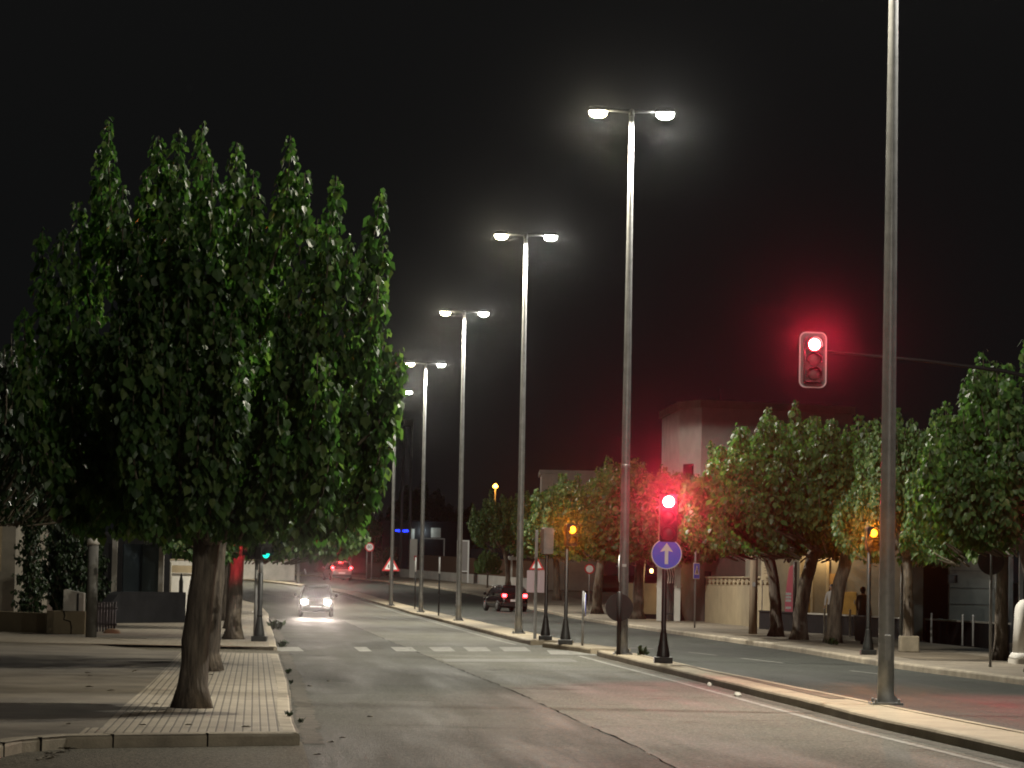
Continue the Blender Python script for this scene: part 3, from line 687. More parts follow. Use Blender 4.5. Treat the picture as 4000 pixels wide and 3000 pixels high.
SILVER = mat('silver_paint', (.32, .31, .31), .3, .6, coat=.6)
BLACKC = mat('black_paint', (.006, .006, .007), .22, .0, coat=.5)
GREYC = mat('grey_paint', (.022, .02, .02), .32, .1, coat=.5)
pw = G(1233, 2408, 0); wrz = R(180 + 3.5)
make_car('small oncoming car with both headlights blazing, in the left carriageway', pw, wrz, GREYC, 3.4, 1.5, 1.42, .84, .78, head=HEADL, headz=.64, tailx=.56)
fwd = Vector((-math.sin(wrz), math.cos(wrz), 0)); sd = Vector((math.cos(wrz), math.sin(wrz), 0))
for s_ in (-1, 1):
    q = pw + fwd * 1.78 + sd * (s_ * .5) + Vector((0, 0, .64))
    spot('headlight_beam', q, fwd + Vector((0, 0, -.09)), 450, (1, .84, .72), 60, 1.0, .07); spot('headlight_beam', q, fwd + Vector((0, 0, .04)), 8500, (1, .82, .72), 20, 1.0, .07)
pr = G(1316, 2268, 0)
make_car('silver hatchback driving away with three red brake lights on, on the far bend', pr, R(14), SILVER, 4.0, 1.72, 1.55, .95, .86, tail=REDS, brake=REDS, tailz=1.0, tailx=.72)
point('brake_glow', pr + Vector((0.5, -2.5, 1.0)), 10, (1, .05, .05), .3)
for dx_, dz_ in ((-.2, 1.0), (1.2, 1.0), (.5, 1.45)): spot('brake_beam', pr + Vector((dx_, -2.25, dz_)), (.058, -1, .03), 2600, (1, .04, .06), 16, 1, .06)
pk = G(1972, 2388, 0)
make_car('black compact car seen from behind with two red tail lights, behind a lamp pole', pk, R(17), BLACKC, 3.7, 1.62, 1.42, .86, .76, tail=REDS, tailz=.86, tailx=.58)
point('tail_glow', pk + Vector((.65, -2.6, .8)), 1.5, (1, .05, .05), .3)
for dx_ in (.0, 1.1): spot('tail_beam', pk + Vector((dx_, -2.15, .86)), (0, -1, .03), 130, (1, .04, .05), 16, 1, .06)

# signal light that falls on the surroundings
RC_ = (1, .035, .075)
spot('red_signal_light', main_red + Vector((0, -.06, 0)), (-.015, -1, .065), 38000, RC_, 21, 1, .1); spot('red_signal_light', main_red + Vector((0, -.06, 0)), (-.04, -1, -.22), 1500, RC_, 30, 1, .1)
spot('red_signal_light', over_red + Vector((0, -.06, 0)), (-.10, -1, -.03), 9500, RC_, 24, 1, .1)
spot('red_signal_light', side_red, (-.35, -1, -.25), 900, RC_, 70, 1, .1)
spot('red_signal_light', pf + Vector((-.36, -.05, 2.30)), (-.3, .95, -.1), 150, RC_, 70, .6, .04)
spot('amber_light', pc + Vector((.02, -.26, 2.86)), (-.03, -1, .05), 4500, (1, .25, .012), 20, 1, .08)
spot('amber_light', pd + Vector((.0, -.26, 2.86)), (-.12, -1, .02), 4500, (1, .25, .012), 24, 1, .08)
# ================================================================== trees
def leaf_at(vs, fs, p, d, up, ln, wd, fold, roll=0.0):
    """heart-shaped leaf of two halves folded along the midrib; d = direction from stalk to tip"""
    d = d.normalized(); s = d.cross(up)
    if s.length < 1e-3: s = d.cross(Vector((1, 0, 0)))
    s.normalize()
    if roll: s = s * math.cos(roll) + d.cross(s) * math.sin(roll)
    n = s.cross(d); o = len(vs)
    a = s * wd; h = n * (wd * fold)
    vs += [p, p + d * (ln * .12) + a * .62 + h * .6 - d * (ln * .15), p + d * (ln * .45) + a + h, p + d * ln - n * (ln * .12), p + d * (ln * .45) - a + h, p + d * (ln * .12) - a * .62 + h * .6 - d * (ln * .15)]
    fs += [(o, o + 1, o + 2, o + 3), (o, o + 3, o + 4, o + 5)]
def bez(a, b, c, t): return a * (1 - t) ** 2 + b * 2 * t * (1 - t) + c * t * t
def make_tree(seed, label, loc, th, tr, shoots, nleaf, lsize, lean=(0, 0), leafm=None, group=None, limbs=7, droop=.75, lt0=.22, spread=.16, trunk_paint=None):
    """shoots: list of (start, control, tip) Vectors in local space; nleaf per metre of shoot"""
    rn = random.Random(seed)
    t = thing('street_tree', label, 'tree', loc, 0, group)
    m = MB(); pts = []; rad = []
    for i in range(9):
        k = i / 8; z = th * k
        pts.append((lean[0] * k * k + rn.uniform(-.015, .015), lean[1] * k + rn.uniform(-.015, .015), z))
        rad.append(tr * (1.0 - .22 * k + .45 * math.exp(-z / .13) + (.18 * max(0, k - .8) / .2)) * rn.uniform(.97, 1.03))
    m.tube(pts, rad, 14); top = Vector(pts[-1])
    for i in range(limbs):                    # main limbs from the head of the trunk
        a = 2 * PI * i / limbs + rn.uniform(-.3, .3); r = rn.uniform(.5, 1.0)
        e = top + Vector((math.cos(a) * r, math.sin(a) * r, rn.uniform(.5, 1.1)))
        m.tube([top - Vector((0, 0, .18)), top.lerp(e, .5) + Vector((math.cos(a) * .12, math.sin(a) * .12, -.05)), e], [tr * .55, tr * .38, tr * .2], 7)
    m.build('trunk', BARK, t, True)
    tw = MB(); vs = []; fs = []
    for sh_ in shoots:
        a, b, c = sh_[:3]; col = len(sh_) > 3
        ln = (c - a).length
        P = [bez(a, b, c, k / 4) for k in range(5)]; tw.tube(P, [.022, .018, .014, .010, .005], 4, False)
        n = max(4, int(ln * nleaf))
        for i in range(n):
            k = lt0 + (1 - lt0) * (i + rn.random()) / n
            p = bez(a, b, c, k); az = rn.uniform(0, 2 * PI); w = spread * (1.15 - .7 * k ** 3) * rn.uniform(.35, 1.1)
            out = Vector((math.cos(az), math.sin(az), 0)); q = p + out * w + Vector((0, 0, rn.uniform(-.05, .05)))
            d = out * rn.uniform(.1, .6) + Vector((0, 0, -droop * rn.uniform(.7, 1.3))) + Vector((rn.uniform(-.3, .3), rn.uniform(-.3, .3), 0))
            s_ = lsize * rn.choice((.55, .75, .9, 1.0, 1.1, 1.3)) * rn.uniform(.85, 1.12) * (1.0 - .4 * max(0, k - .8) / .2)
            leaf_at(vs, fs, q, d, Vector((0, 0, 1)) + out * .2, s_, s_ * rn.uniform(.36, .48), rn.uniform(-.1, .4), rn.gauss(0, .6))
    tw.build('twigs', TWIG, t, True)
    me = bpy.data.meshes.new('crown'); me.from_pydata([tuple(v) for v in vs], [], fs); me.materials.append(leafm or LEAF)
    o = bpy.data.objects.new('crown', me); C.objects.link(o); o.parent = t
    return t
def dome_shoots(seed, n, R_, zlow, ztop, th, squash=1.0, upright=.5, cx=0.0, cy=0.0):
    rn = random.Random(seed); out = []
    for i in range(n):
        az = rn.uniform(0, 2 * PI); q = rn.random() ** .5; inner = rn.random()
        hh = math.sqrt(max(0, 1 - q * q))
        zt = zlow + (ztop - zlow) * (hh * rn.uniform(.55, 1.0) + (1 - hh) * rn.uniform(0, .35))
        lump = 1 + .13 * math.sin(3 * az + seed) + .08 * math.sin(5 * az + 2.3 * seed)
        x, y = cx + math.cos(az) * q * R_ * lump, cy + math.sin(az) * q * R_ * squash * lump
        c = Vector((x, y, zt)); ln = rn.uniform(.8, 1.7)
        a = Vector((cx * .5 + (x - cx) * upright, cy * .5 + (y - cy) * upright, max(th + .1, zt - ln)))
        b = Vector((x * 1.05, y * 1.05, a.z + (zt - a.z) * .35))
        out.append((a, b, c))
    return out
# --- the large tree on the left, spires traced from the photograph and set at their own depths
tb = G(752, 2765, KERB)
rn = random.Random(11)
def loc_of(px, py, dy): return at(px, py, tb.y + dy) - tb
spires = [(425, 445, .5), (395, 560, .9), (620, 505, .2), (575, 640, .6), (700, 475, -.2), (665, 620, -.5), (790, 455, .3), (830, 600, -.4), (925, 530, -.1), (880, 690, .4), (990, 640, -.6),
          (1010, 760, .3), (1135, 505, -.2), (1105, 640, .5), (1190, 650, -.4), (1315, 660, 0), (1290, 800, -.5), (1240, 830, .4), (1482, 722, .1), (1500, 900, .1), (1360, 900, -.3), (1425, 1010, .2),
          (165, 870, .7), (245, 870, .1), (310, 760, .9), (180, 1030, .2), (95, 1180, .5), (1480, 1080, -.2), (1500, 1270, .2), (1560, 1340, -.1), (1530, 1500, .2), (1490, 1640, -.2), (480, 700, -.3), (740, 800, -.8), (540, 850, -.7)]
sh = []
for px, py, dy in spires:
    c = loc_of(px, py + 25, dy); ln = rn.uniform(1.5, 2.1)
    if px > 1470: ln = rn.uniform(1.0, 1.25)
    a = Vector((c.x * .80, c.y * .7, c.z - ln)); b = Vector((c.x * 1.0, c.y, c.z - ln * .7)); sh.append((a, b, c, 1))
cz = 1.65 + (2297 - 1540) * tb.y / F
for i in range(118):                           # body of the crown
    while True:
        x, y, z = rn.uniform(-1, 1), rn.uniform(-1, 1), rn.uniform(-1, 1)
        if x * x + y * y + z * z < 1: break
    lump = 1 + .12 * math.sin(4 * math.atan2(z, x) + 1) + .08 * math.sin(7 * math.atan2(z, y))
    c = Vector((.02 + x * 1.98 * lump, y * 1.9, cz - KERB + z * (1.5 + .22 * (x > -.2)) * lump))
    ln = rn.uniform(1.1, 1.8); c.z = max(c.z, 2.7)
    a = Vector((c.x * .72, c.y * .7, max(1.95, c.z - ln))); b = Vector((c.x * 1.06, c.y * 1.05, a.z + .3 * ln)); sh.append((a, b, c))
for i in range(34):                            # hanging skirt at the bottom
    az = rn.uniform(0, 2 * PI); q = rn.uniform(.5, 1.05) * 1.75
    c = Vector((math.cos(az) * q, math.sin(az) * q * .8, rn.uniform(1.95, 2.7))); a = Vector((c.x * .4, c.y * .4, rn.uniform(2.3, 2.9))); sh.append((a, (a + c) * .5 + Vector((0, 0, .35)), c))
make_tree(1, 'largest tree on the left pavement, leafy upright shoots above a bare stout trunk', tb, 2.05, .172, sh, 124, .118, (.13, .05), LEAF, None, 8, .8, .08, .135)
# --- other trees on the left pavement
GL = 'trees along the left pavement'
tB = G(822, 2622, KERB)
make_tree(2, 'tree almost hidden behind the largest tree, its grey trunk showing at the right edge', tB, 2.35, .15, dome_shoots(5, 120, 2.4, 2.5, 5.9, 2.3, 1, .45, .35), 80, .14, (.12, 0), LEAF, GL)
tC = G(912, 2497, KERB)
make_tree(3, 'tree with a knobbly trunk lit red by the signal beside it', tC, 2.15, .2, dome_shoots(8, 125, 2.55, 2.05, 4.8, 1.75, 1, .42, .35), 72, .14, (.05, .1), LEAF, GL, 6)
tD = G(115, 2446, KERB)
ivy = []
rr = random.Random(4)
for i in range(190):
    a_ = rr.uniform(0, 2 * PI); z = rr.uniform(.3, 5.0); q = rr.uniform(.1, .55) * (1.0 - .25 * z / 5)
    c = Vector((math.cos(a_) * q, math.sin(a_) * q, z)); ivy.append((Vector((0, 0, max(0.05, z - .5))), c * .6 + Vector((0, 0, z * .4)), c))
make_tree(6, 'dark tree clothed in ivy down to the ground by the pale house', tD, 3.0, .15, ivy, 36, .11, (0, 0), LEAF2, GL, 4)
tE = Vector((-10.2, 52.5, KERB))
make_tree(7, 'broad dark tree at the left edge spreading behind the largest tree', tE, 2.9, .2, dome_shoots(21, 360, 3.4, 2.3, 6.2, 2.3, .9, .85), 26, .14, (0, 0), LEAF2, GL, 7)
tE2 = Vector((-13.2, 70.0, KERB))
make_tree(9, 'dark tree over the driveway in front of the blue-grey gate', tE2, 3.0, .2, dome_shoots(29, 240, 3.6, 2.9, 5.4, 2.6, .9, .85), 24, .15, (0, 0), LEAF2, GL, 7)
tB2 = G(800, 2572, KERB)
make_tree(12, 'tree standing wholly in the shadow behind the largest tree trunk', tB2, 2.3, .14, dome_shoots(15, 110, 2.4, 2.5, 5.4, 2.3, 1, .45, .2), 74, .14, (.05, 0), LEAF, GL)
for i_, (x_, y_, lab_) in enumerate(((-8.15, 90.5, 'first of the trees hidden behind the red lit trunk'), (-9.75, 106.5, 'dim left pavement tree well beyond the red lit trunk'), (-11.3, 123, 'farthest dim tree of the left pavement, beyond the oncoming car side'))):
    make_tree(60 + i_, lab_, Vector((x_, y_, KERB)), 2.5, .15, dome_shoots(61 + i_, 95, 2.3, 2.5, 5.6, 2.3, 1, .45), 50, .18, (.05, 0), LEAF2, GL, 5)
p_ = at(285, 2300, 100.0); p_.z = KERB; bush = []; rr = random.Random(14)
for i in range(150):
    a_ = rr.uniform(0, 2 * PI); q = rr.random() ** .5 * 1.25; z = rr.uniform(.6, 3.6); c = Vector((math.cos(a_) * q * (1.15 - z * .12), math.sin(a_) * q, z)); bush.append((Vector((c.x * .5, c.y * .5, max(.15, z - .8))), c * .8 + Vector((0, 0, z * .12)), c))
make_tree(65, 'tall dark bush between the ivy clad tree and the grey concrete post', p_, 1.0, .08, bush, 44, .15, (0, 0), LEAF2, None, 4)
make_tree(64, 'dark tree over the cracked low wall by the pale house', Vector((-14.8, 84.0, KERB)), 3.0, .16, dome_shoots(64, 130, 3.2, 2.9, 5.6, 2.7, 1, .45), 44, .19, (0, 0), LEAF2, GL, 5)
# --- right-hand row: three grown specimens, then copies with their own size and turn
GR = 'trees along the right pavement'
protoA = make_tree(31, '', (0, 0, 0), 2.25, .14, dome_shoots(41, 150, 2.15, 2.0, 6.0, 1.85, 1, .45), 84, .125, (-.22, 0), LEAF, GR)
protoB = make_tree(32, '', (0, 0, 0), 2.2, .145, dome_shoots(47, 155, 2.3, 1.9, 5.6, 1.75, 1, .45), 84, .125, (.32, 0), LEAF, GR)
protoC = make_tree(33, '', (0, 0, 0), 2.3, .15, dome_shoots(53, 140, 2.0, 2.0, 5.9, 1.85, 1, .45), 84, .125, (.1, 0), LEAF, GR)
# (proto, base, height in photo px from base to top, turn, label)
row = [(protoA, G(3033, 2487, KERB), 1590, 0, 1.2, 'right-hand tree beside the straight pale pole, crown spreading above the lattice topped wall'),
       (protoB, G(3122, 2500, KERB), 1560, .1, 1.2, 'right-hand tree with a trunk bending to the right, between two other dark trunks'),
       (protoB, G(3255, 2512, KERB), 1530, -.12, 1.15, 'right-hand tree with a strongly leaning trunk in front of the person in white'),
       (protoC, G(3548, 2548, KERB), 1545, 2.1, .85, 'right-hand tree with a forked pale trunk standing on a pale block'),
       (protoC, G(2490, 2419, KERB), 1760, 1.0, 1.4, 'tree glowing red behind the red signal and blue arrow sign'),
       (protoA, G(2330, 2398, KERB), 1775, 2.3, 1.35, 'tree behind the tallest lamp pole and the amber lamp'),
       (protoB, G(2640, 2425, KERB), 1790, 3.0, 1.45, 'tree with dim crown below the flat roofed block, behind the crossing sign'),
       (protoC, G(2175, 2345, KERB), 1860, 4.0, 1.15, 'tree above the pink sign board and square post'),
       (protoB, G(1984, 2288, KERB), 1890, 3.4, .95, 'round crowned tree at the far left end of the right-hand row, over the black car'),
       (protoA, Vector((10.05, 58.5, KERB)), 1250, .4, 1.1, 'tree at the right edge, brighter leaves cut off by the picture'),
       (protoC, Vector((10.9, 68.0, KERB)), 1480, 1.4, 1.0, 'dim tree between the forked trunk and the tree at the right edge')]
used = set()
for i, (pt, p, topy, rz, ws, lab) in enumerate(row):
    hz = at(2000 + p.x / p.y * F, topy, p.y).z - KERB - T(p.y)
    base_h = {protoA: 6.0, protoB: 5.6, protoC: 5.9}[pt]
    s_ = hz / base_h
    if pt in used: o = dup(pt, p, rz, lab, (s_ * ws, s_ * ws, s_))
    else:
        used.add(pt); o = pt; o.location = p; o.rotation_euler.z = rz; o['label'] = lab; o.scale = (s_ * ws, s_ * ws, s_)
# young leaning tree and far dark trees
p = G(1903, 2296, KERB)
o = dup(protoC, p, .7, 'thin leaning young tree in front of the brown screen', (.5, .5, .5)); o['group'] = GR
GF = 'dark trees in the distance'
for px, py, top, pt, lab in ((1345, 2246, 1935, protoB, 'dim tree rising above the silver hatchback'), (1215, 2240, 1960, protoC, 'dim tree left of the silver hatchback with a pale trunk'), (1128, 2242, 1990, protoA, 'tree with a dark trunk before the pale far wall'), (1640, 2230, 1880, protoA, 'almost black tall tree behind the white wall pier'), (1765, 2225, 1930, protoB, 'almost black tree behind the white framed board'), (1470, 2225, 2010, protoC, 'almost black tree above the speed limit sign')):
    p = G(px, py, 0.0); p.y += 8; p.z = T(p.y); hz = at(px, top, p.y).z - p.z
    s_ = hz / 5.9; o = dup(pt, p, px * .37, lab, (s_ * 1.15, s_ * 1.15, s_)); o['group'] = GF
# ================================================================== walls, houses, fences
def wall_between(t, name, a, b, h, th, m_, base=-.15, bevel=0.0, z0=0.0):
    """upright slab from ground point a to b, following the slope"""
    d = (b - a); d.z = 0; n = Vector((d.y, -d.x, 0)).normalized() * th / 2; o = t.location if t else Vector()
    q = MB(); vs = []
    for p in (a, b):
        for s_ in (-1, 1):
            for z in (base + z0, h + z0):
                vs.append(p + n * s_ + Vector((0, 0, z)) - o)
    q.add(vs, [(0, 1, 3, 2), (4, 6, 7, 5), (0, 4, 5, 1), (2, 3, 7, 6), (1, 5, 7, 3), (0, 2, 6, 4)])
    return q.build(name, m_, t, bevel=bevel)
def px_h(p, px, top): return at(px, top, p.y).z - p.z
# --- right side, far: low white wall with cane screen above, white pier, framed board
a = G(1500, 2252, .0); b = G(1972, 2288, .0); b2 = G(2075, 2300, .0)
t = thing('garden_wall', 'low white rendered wall with a brown cane screen above, behind the slim stakes', 'wall', a)
ha = px_h(b, 1972, 2249); wall_between(t, 'wall', a, b2, ha, .25, WHITEW)
a3 = a.lerp(b2, .22); b3 = b2
wall_between(t, 'screen', a3 + Vector((0, .02, 0)), b3 + Vector((0, .02, 0)), px_h(b, 1972, 2184) - ha, .06, BROWNW, 0.0, 0, ha + .003)
p = a.lerp(b, .265) + Vector((0, -1.2, 0))
t = thing('gate_pier', 'tall white wall pier with a faded red sticker left of the cane screen', 'pier', p)
hp = px_h(p, 1626, 2106); q = MB(); q.box((0, 0, hp / 2), (.62, .5, hp)); q.build('pier', WHITEW, t, bevel=.02)
q = MB(); q.box((.16, -.256, hp * .52), (.2, .01, .42)); q.build('sticker', REDM, t)
p = G(1807, 2280, .0) + Vector((0, -.9, 0)); t = thing('notice_board', 'tall white framed notice board standing against the cane screen', 'board', p)
hb = px_h(p, 1807, 2110); w = 48 * p.y / F
q = MB()
for sx in (-1, 1): q.box((sx * (w / 2 - .06), 0, hb / 2), (.12, .12, hb))
q.box((0, 0, hb - .05), (w - .24, .1, .1)); q.box((0, 0, .95), (w - .24, .1, .1)); q.build('frame', WHITEM, t, bevel=.01)
q = MB(); q.box((0, .02, (hb + .9) / 2), (w - .24, .04, hb - 1.05)); q.build('panel', mat('grey_board', (.3, .28, .28), .5), t)
for px, top, base, wd, lab in ((1987, 2180, 2289, .28, 'slim white gate post at the right end of the cane screen'), (2006, 2178, 2293, .5, 'broad white gate pier just left of the lamp pole by the black car')):
    p = G(px, base, .0); h = px_h(p, px, top); q = MB(); q.box((0, 0, h / 2), (wd, .4, h)); q.lathe([(wd * .6, h), (wd * .6, h + .05), (wd * .2, h + .16)], 4)
    o = q.build('gate_post', WHITEW, bevel=.015); o.location = p; tag(o, lab, 'gate post')
# metal gate frame beside the pier
p = G(1690, 2258, 0) + Vector((0, 1.2, 0)); t = thing('metal_portal', 'thin grey metal frame standing open above the cane screen beside the white pier', 'frame', p)
h = px_h(p, 1690, 2102); w = 82 * p.y / F; q = MB()
for x in (-w / 2, w / 2): q.box((x, 0, h / 2), (.09, .09, h))
q.box((0, 0, h - .045), (w - .09, .08, .09)); q.build('frame', GREYP, t)
# dim house with lit neon sign and floodlight
p = G(1560, 2240, 0); p.y += 30; p.z = T(p.y)
t = thing('house', 'dark house far behind the wall with a blue neon sign and a small white lamp', 'house', p)
hh = at(1560, 2040, p.y).z - p.z
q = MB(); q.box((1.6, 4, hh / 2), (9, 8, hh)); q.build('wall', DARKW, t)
q = MB(); q.box((1.6, 4, hh + .1), (9.4, 8.4, .2)); q.build('roof', DARKW, t, bevel=.03)
nz = at(1520, 2073, p.y).z - p.z; NEON = emis('neon_blue', (.01, .03, 1), 6, False)
sgn = MB(); sgn.box((-.8, -.08, nz), (1.7, .1, .55)); sg = sgn.build('neon_board', DARKP, t)
q = MB(); rn = random.Random(2); x = -1.55
while x < -.05:
    w = rn.uniform(.1, .2); q.box((x + w / 2, -.145, nz + rn.uniform(-.03, .03)), (w, .03, rn.uniform(.16, .3))); x += w + .06
q.build('lettering', NEON, sg)
fz = at(1594, 2075, p.y).z - p.z; q = MB(); q.box((1.25, -.1, fz), (.3, .16, .42)); q.build('lamp', emis('flood_white', (.85, 1, 1), 14, False), t)
q = MB(); q.box((.15, -.05, fz - .55), (.5, .06, 1.6)); q.build('door', WHITEW, t); q = MB(); q.box((2.6, -.05, fz - .1), (1.0, .05, 1.0)); q.build('window', PLASTER, t)
point('floodlight', p + Vector((1.25, -.6, fz)), 60, (.85, 1, 1), .1)
# hedge and bins left of the wall
p = G(1500, 2256, 0); sh = []; rn = random.Random(9)
for i in range(150):
    c = Vector((rn.uniform(-1.0, 1.1), rn.uniform(-.5, .5), rn.uniform(.5, 2.6))); sh.append((Vector((c.x * .6, c.y * .6, max(.1, c.z - .7))), c * .8 + Vector((0, 0, c.z * .15)), c))
make_tree(71, 'dark round shrub between the speed limit sign and the low white wall', p, .6, .08, sh, 22, .16, (0, 0), LEAF2, None, 4)
bpy.data.objects[-1] if False else None
p = G(1485, 2262, KERB) + Vector((-.55, .6, 0)); t = thing('waste_container', 'brown waste container behind the legs of the speed limit sign', 'container', p)
q = MB(); q.loft([[Vector((x * k, y * k, z)) for x, y in rrect(1.3, 1.0, .12)] for k, z in ((.86, .12), (1, 1.05), (1, 1.1))]); q.build('bin', DBROWN, t, True)
q = MB(); q.loft([[Vector((x * k, y * k, z)) for x, y in rrect(1.36, 1.06, .14)] for k, z in ((1, 1.11), (.97, 1.2), (.7, 1.3))]); q.build('lid', DBROWN, t, True)
for sx in (-1, 1):
    q = MB(); q.lathe([(.09, -.03), (.09, .03)], 14, (sx * .45, -.35, .09), 'x'); q.build('wheel', RUBBER, t)
# dark building behind the silver car, with a pale far wall to its left
p = G(1300, 2240, 0); p.y += 16; p.z = T(p.y)
t = thing('building', 'dark brown building with a shuttered door behind the silver hatchback', 'building', p)
w = 4.6; h = at(1300, 2090, p.y).z - p.z
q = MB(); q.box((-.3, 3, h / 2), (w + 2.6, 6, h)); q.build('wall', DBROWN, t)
q = MB(); q.box((-.2, -.03, 1.1), (1.5, .05, 2.2)); q.build('door', DARKW, t)
q = MB(); q.box((-.3, 3, h + .1), (w + 3, 6.3, .2)); q.build('roof', DARKW, t, bevel=.03)
a = G(1075, 2240, 0); b = G(1175, 2240, 0); a.y += 14; b.y += 14; a.z = T(a.y); b.z = T(b.y)
t = thing('boundary_wall', 'pale grey wall above a dark fence, far beyond the red pedestrian light', 'wall', a)
hh = at(1120, 2132, a.y).z - a.z; hf = at(1120, 2188, a.y).z - a.z
wall_between(t, 'wall', a + Vector((0, .2, 0)), b + Vector((0, .2, 0)), hh, .2, PLASTER); wall_between(t, 'fence', a + Vector((-3, -.1, 0)), b + Vector((2.4, -.1, 0)), hf, .08, DBROWN)
for px, py, top, tilt, lab in ((1098, 2248, 2225, .25, 'small leaning white marker on the far verge, left one'), (1196, 2244, 2222, .3, 'small leaning white marker on the far verge near the lamp pole'), (1032, 2240, 2212, 0, 'short white marker post right of the black signal post')):
    p = G(px, py, KERB); h = px_h(p, px, top); q = MB(); q.lathe([(.07, 0), (.07, h), (.03, h + .03)], 10); o = q.build('verge_marker', WHITEM, None, True); o.location = p; o.rotation_euler.y = -tilt; tag(o, lab, 'marker', 'white markers on the far verge')
# --- left side, far
a = G(838, 2300, 0); b = G(905, 2290, 0); t = thing('boundary_wall', 'pale low wall seen between the two left trunks beyond the road', 'wall', a)
a.y += 20; b.y += 20; a.z = T(a.y); b.z = T(b.y); t.location = a; wall_between(t, 'wall', a + Vector((-6, 0, 0)), b + Vector((3, 0, 0)), 1.5, .25, PLASTER); wall_between(t, 'coping', a + Vector((-6, 0, 0)), b + Vector((3, 0, 0)), .1, .34, PLASTERY, 0, 0, 1.52)
a = at(648, 2360, 118); a.z = KERB; b = at(780, 2360, 120); b.z = KERB
t = thing('boundary_wall', 'pale wall with pillar, white panels and a dark post left of the largest trunk', 'wall', a); zt = at(690, 2205, 118).z - KERB; zm = at(690, 2240, 118).z - KERB
wall_between(t, 'panel', a + Vector((0, .06, 0)), b + Vector((0, .06, 0)), zm, .16, WHITEW); wall_between(t, 'coping', a, b, zt - zm - .06, .34, PLASTERY, 0, 0, zm + .03)
q = MB(); q.box((.08, -.05, zt / 2 + .05), (.22, .4, zt + .1)); q.build('pillar', PLASTER, t, bevel=.01)
q = MB(); q.loft([[Vector((.58 + x * k, -.16 + y * k, z)) for x, y in rrect(.16, .1, .03)] for k, z in ((1, -.1), (1, 1.3), (.25, 1.62))]); q.build('post', DARKP, t)
a = at(300, 2360, 108); a.z = KERB; b = at(648, 2360, 112); b.z = KERB
t = thing('entrance_gate', 'dark wall with a blue-grey gate and pale posts under the left trees', 'gate', a); zt = at(500, 2080, 110).z - KERB
wall_between(t, 'wall', a + Vector((0, .3, 0)), b + Vector((0, .3, 0)), zt, .2, DARKW)
BLUEG = mat('blue_grey_steel', (.07, .10, .125), .5, .2, .25, 1.2); TEAL = mat('dark_teal_steel', (.02, .035, .04), .5, .2)
for x0, x1, m_, nm in ((478, 548, BLUEG, 'gate_leaf'), (552, 622, TEAL, 'gate_leaf'), (385, 435, DARKW, 'gate_leaf')):
    pa_ = at(x0, 2300, 109.2); pb_ = at(x1, 2300, 109.6); pa_.z = pb_.z = KERB; wall_between(t, nm, pa_, pb_, at(500, 2125, 110).z - KERB, .08, m_)
for x in (445, 628):
    pp = at(x, 2300, 109); q = MB(); q.box((pp.x - a.x, pp.y - a.y, zt / 2), (.17, .17, zt)); q.build('post', PLASTER, t)
# low dark wall with a sloping end, and the nearer cracked low wall
a = G(380, 2432, KERB); a = at(395, 2400, 96); a.z = KERB; b = at(705, 2400, 101); b.z = KERB
t = thing('low_wall', 'long low dark grey wall with a sloping end in front of the gate', 'wall', a); h = at(550, 2312, 98).z - KERB; d = b - a; n = Vector((d.y, -d.x, 0)).normalized() * .18
q = MB(); prof = [(0, -.1), (0, h * .35), (.05, h * .62), (.13, h * .9), (.2, h), (1, h), (1, -.1)]
q.add([Vector((d.x * u, d.y * u, z)) + n * s_ for s_ in (-1, 1) for u, z in prof], [tuple(range(7)), tuple(range(13, 6, -1))] + [(i, i + 7, (i + 1) % 7 + 7, (i + 1) % 7) for i in range(7)]); q.build('wall', DARKW, t)
a = G(-60, 2462, KERB); b = G(188, 2474, KERB); c = G(338, 2478, KERB)
t = thing('low_wall', 'cracked low plaster wall at the far left with a meter cabinet on it', 'wall', a); h = px_h(c, 330, 2388)
wall_between(t, 'wall', a, b, px_h(b, 188, 2395), .22, PLASTERY); wall_between(t, 'wall', b + Vector((.01, -.03, 0)), c, h, .24, PLASTERY, bevel=.01)
q = MB(); mid = b.lerp(c, .5) - t.location; dd = (c - b).normalized(); qx = lambda u, z: mid + dd * u + Vector((0, -.155, z))
pth = [(-.1, h), (-.06, h * .78), (-.09, h * .62), (.1, h * .55), (.14, h * .3), (.13, .0)]
for (u0, z0), (u1, z1) in zip(pth, pth[1:]): q.tube([qx(u0, z0), qx(u1, z1)], .012, 5)
q.build('crack', SEAM, t)
p = b.lerp(c, .66) + Vector((0, .0, h)); tcab = thing('meter_cabinet', 'pale meter cabinet with a dark slot standing on the cracked low wall', 'cabinet', p)
hz = px_h(b, 290, 2302) - h; w = 80 * p.y / F
q = MB(); q.add([(-w / 2, -.15, 0), (w / 2, -.15, 0), (w / 2, -.15, hz * .84), (-w / 2 + .05, -.15, hz), (-w / 2, -.15, hz * .96), (-w / 2, .15, 0), (w / 2, .15, 0), (w / 2, .15, hz * .84), (-w / 2 + .05, .15, hz), (-w / 2, .15, hz * .96)], [(0, 1, 2, 3, 4), (9, 8, 7, 6, 5), (0, 5, 6, 1), (1, 6, 7, 2), (2, 7, 8, 3), (3, 8, 9, 4), (4, 9, 5, 0)]); q.build('cabinet', PLASTER, tcab, bevel=.01)
q = MB(); q.box((.11, -.165, hz * .42), (.05, .03, hz * .8)); q.build('slot', DARKP, tcab)
p = G(355, 2490, KERB); t = thing('utility_post', 'grey round concrete post at the left with a flat wider top', 'post', p); h = px_h(p, 355, 2108)
q = MB(); q.lathe([(.135, 0), (.125, h * .95)], 18); q.build('post', mat('grey_concrete', (.11, .105, .095), .85, 0, .3, 2, .3, 25), t, True); q = MB(); q.lathe([(.15, h * .95), (.16, h), (.1, h + .04)], 18); q.build('cap', PLASTER, t, True)
